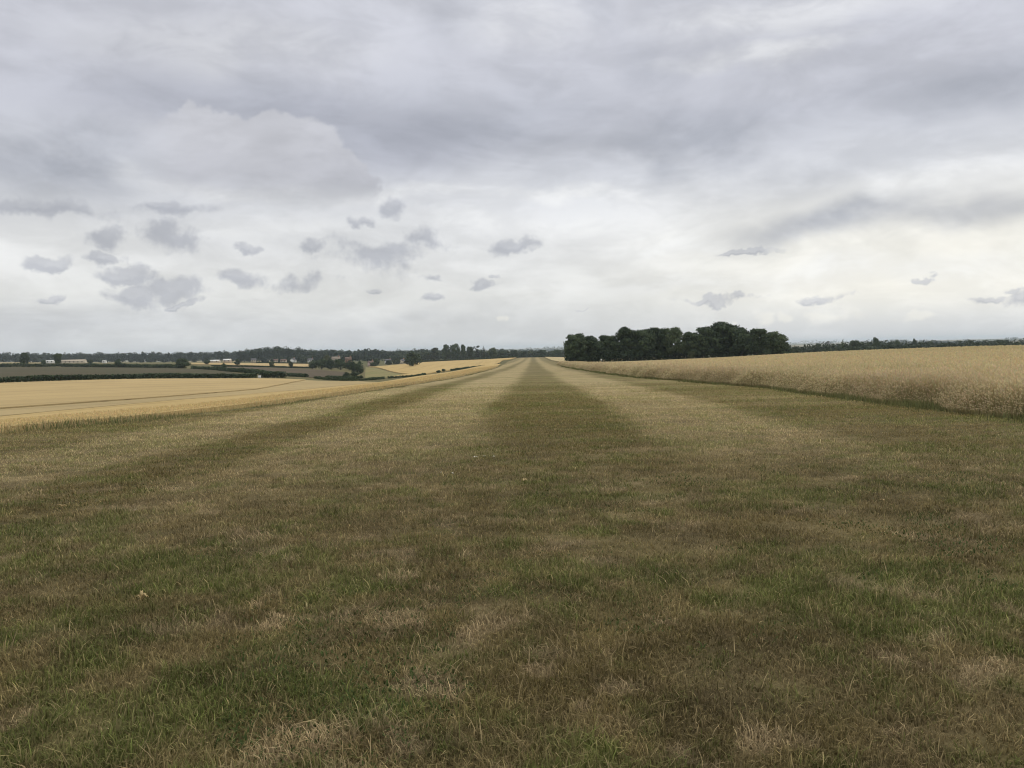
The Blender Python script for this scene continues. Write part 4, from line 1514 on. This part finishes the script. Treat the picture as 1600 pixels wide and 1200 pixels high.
# small pale box at the end of the hedge, and a marker post in front of the wood
p = at(405.5, 588, 262)
bxr = empty('storage_box', (p[0], p[1], h1(p[0], p[1])), .4)
tag(bxr, 'small white box standing at the hedge beside the pale wheat field', 'box')
quads('body', [box(-.45, .45, -.4, .4, 0, 1.0)], WHITE, bxr)
quads('lid', [box(-.52, .52, -.47, .47, 1.0, 1.12)], SHEET, bxr)
p = at(939.5, 566, 296)
mk = empty('marker_post', (p[0], p[1], h1(p[0], p[1])), 0)
tag(mk, 'pale marker post in front of the dark wood', 'post')
quads('post', [box(-.08, .08, -.08, .08, -.2, 1.5)], CREAM, mk)
quads('board', [box(-.3, .3, -.12, -.085, .95, 1.55)], WHITE, mk)

# ------------------------------------------------------------------ leaves and flowers lying on the strip
m_, N_, out_ = new_mat('dry_leaf')
finish(N_, out_, N_.mix(N_.smooth(N_.noise(pos(N_), 60, 4.0), .4, .65), (.50, .39, .20), (.36, .26, .12)), .7, transl=.15)
DRY = m_
m_, N_, out_ = new_mat('leaf_stalk')
finish(N_, out_, (.35, .25, .12), .8)
STALK = m_


def ground_hit(px, py):
    r_ = ray(px, py)
    lo, hi = 1.0, 60.0
    for _ in range(50):
        mid = .5 * (lo + hi)
        q = EYE + r_ * mid
        if q[2] > h1(q[0], q[1]):
            lo = mid
        else:
            hi = mid
    return EYE + r_ * lo


def dry_leaf(px, py, size, curl, rz, label, lift=.02, fingers=5, seed=3):
    g = np.random.default_rng(seed)
    q = ground_hit(px, py)
    root = empty('dry_leaf', (q[0], q[1], h1(q[0], q[1]) + lift), rz)
    tag(root, label, 'leaf')
    V, Fq = [], []
    for k in range(fingers):                       # lobed blade: curled tapering fingers from one base
        a = (k / (fingers - 1) - .5) * 3.6 + g.normal(0, .15)
        L = size * g.uniform(.75, 1.1)
        w0 = size * g.uniform(.16, .24)
        cz = curl * g.uniform(.4, 1.3)
        o = len(V)
        for j in range(6):
            t = j / 5
            rr_ = L * t
            zc_ = size * (cz * math.sin(t * 2.6) + .05)
            w = w0 * (.35 + math.sin(math.pi * min(1, t * .85 + .1)) * .9) * (1 - .75 * t)
            cx, cy = rr_ * math.cos(a), rr_ * math.sin(a)
            nx_, ny_ = -math.sin(a), math.cos(a)
            for dz in (0, .0018):
                V.append((cx - nx_ * w, cy - ny_ * w, zc_ + w * .5 + dz))
                V.append((cx, cy, zc_ + dz))
                V.append((cx + nx_ * w, cy + ny_ * w, zc_ + w * .6 + dz))
        for j in range(5):
            b0, b1 = o + j * 6, o + (j + 1) * 6
            Fq += [(b0 + 3, b0 + 4, b1 + 4, b1 + 3), (b0 + 4, b0 + 5, b1 + 5, b1 + 4), (b0 + 1, b0, b1, b1 + 1), (b0 + 2, b0 + 1, b1 + 1, b1 + 2),
                   (b0, b0 + 3, b1 + 3, b1), (b0 + 5, b0 + 2, b1 + 2, b1 + 5)]
        Fq += [(o + 30, o + 33, o + 34, o + 31), (o + 31, o + 34, o + 35, o + 32)]
    mesh_np('blade', np.array(V), np.array(Fq), 4, DRY, root, smooth=True)
    tv, tf = tube([(0, 0, .004), (-size * .4, size * .1, size * .1), (-size * .8, size * .05, size * .02)], [size * .03, size * .025, size * .02], 6)
    mesh_np('stem', tv, tf, 4, STALK, root, smooth=True)
    return root


dry_leaf(222, 944, .052, .75, 1.2, 'curled pale tan dry leaf lying on the grass at the lower left', .03, 5, 3)
dry_leaf(819, 757, .06, .45, .2, 'pale dry leaf lying on the grass near the middle of the strip', .045, 4, 4)
dry_leaf(97, 797, .055, .35, 2.0, 'yellowish dry leaf lying on the grass near the left edge', .04, 4, 5)
dry_leaf(1380, 789, .05, .35, 2.6, 'small pale dry leaf lying on the grass right of the middle', .04, 4, 6)

PETAL = plain('white_petal', (.80, .80, .76), (.7, .7, .66))
YOLK = plain('yellow_disc', (.6, .42, .06))
SHOOT = plain('green_stem', (.09, .13, .04))


def make_daisy():
    root = empty('daisy', (0, 0, 0))
    V, Fq = [], []
    for k in range(12):
        a = k * math.pi / 6
        c, s = math.cos(a), math.sin(a)
        o = len(V)
        for r_, w, z in ((.004, .0025, .052), (.012, .004, .053), (.019, .0022, .050)):
            for dz in (0, .0008):
                V += [(c * r_ - s * w, s * r_ + c * w, z + dz), (c * r_ + s * w, s * r_ - c * w, z + dz)]
        for j in range(2):
            b0, b1 = o + 4 * j, o + 4 * (j + 1)
            Fq += [(b0 + 2, b0 + 3, b1 + 3, b1 + 2), (b0 + 1, b0, b1, b1 + 1), (b0, b0 + 2, b1 + 2, b1), (b0 + 3, b0 + 1, b1 + 1, b1 + 3)]
    mesh_np('petals', np.array(V), np.array(Fq), 4, PETAL, root)
    tv, tf = tube([(0, 0, .049), (0, 0, .0535), (0, 0, .056), (0, 0, .0572)], [.004, .006, .0045, .001], 10)
    mesh_np('disc', tv, tf, 4, YOLK, root, smooth=True)
    tv, tf = tube([(0, 0, -.005), (.002, .001, .025), (0, 0, .05)], [.0011, .0010, .0009], 5)
    mesh_np('stem', tv, tf, 4, SHOOT, root, smooth=True)
    return root


daisy0 = make_daisy()
gd = np.random.default_rng(9)
for i, (px, py) in enumerate([(741, 717.5), (744, 718.5), (756, 717), (759, 716.5), (769, 718), (771, 717), (763, 705), (793, 668), (706, 744), (690, 743)]):
    o = daisy0 if i == 0 else copy_thing(daisy0)
    q = ground_hit(px, py)
    o.location = (q[0], q[1], h1(q[0], q[1]) + .01)
    o.rotation_euler = (-.35 + gd.normal(0, .15), gd.normal(0, .15), gd.random() * 6)
    o.scale = (.8,) * 3
    tag(o, 'tiny white daisy in the grass where the dark centre stripe begins', 'flower', 'daisies in the grass')

# ------------------------------------------------------------------ haze
m_, N_, out_ = new_mat('haze')
pv = N_.add('ShaderNodeVolumePrincipled')
pv.inputs['Color'].default_value = (.72, .84, .98, 1)
pv.inputs['Density'].default_value = 0.00008
pv.inputs['Anisotropy'].default_value = 0.0
N_.link(pv.outputs[0], out_.inputs['Volume'])
zmin = float(GZ.min())
V, Fq = box(-14500, 14500, -14500, 14500, zmin - 1.0, 60.0)
hz_o = mesh_np('haze', V, Fq, 4, m_)
stuff(hz_o, 'thin pale haze over the far fields', 'haze')
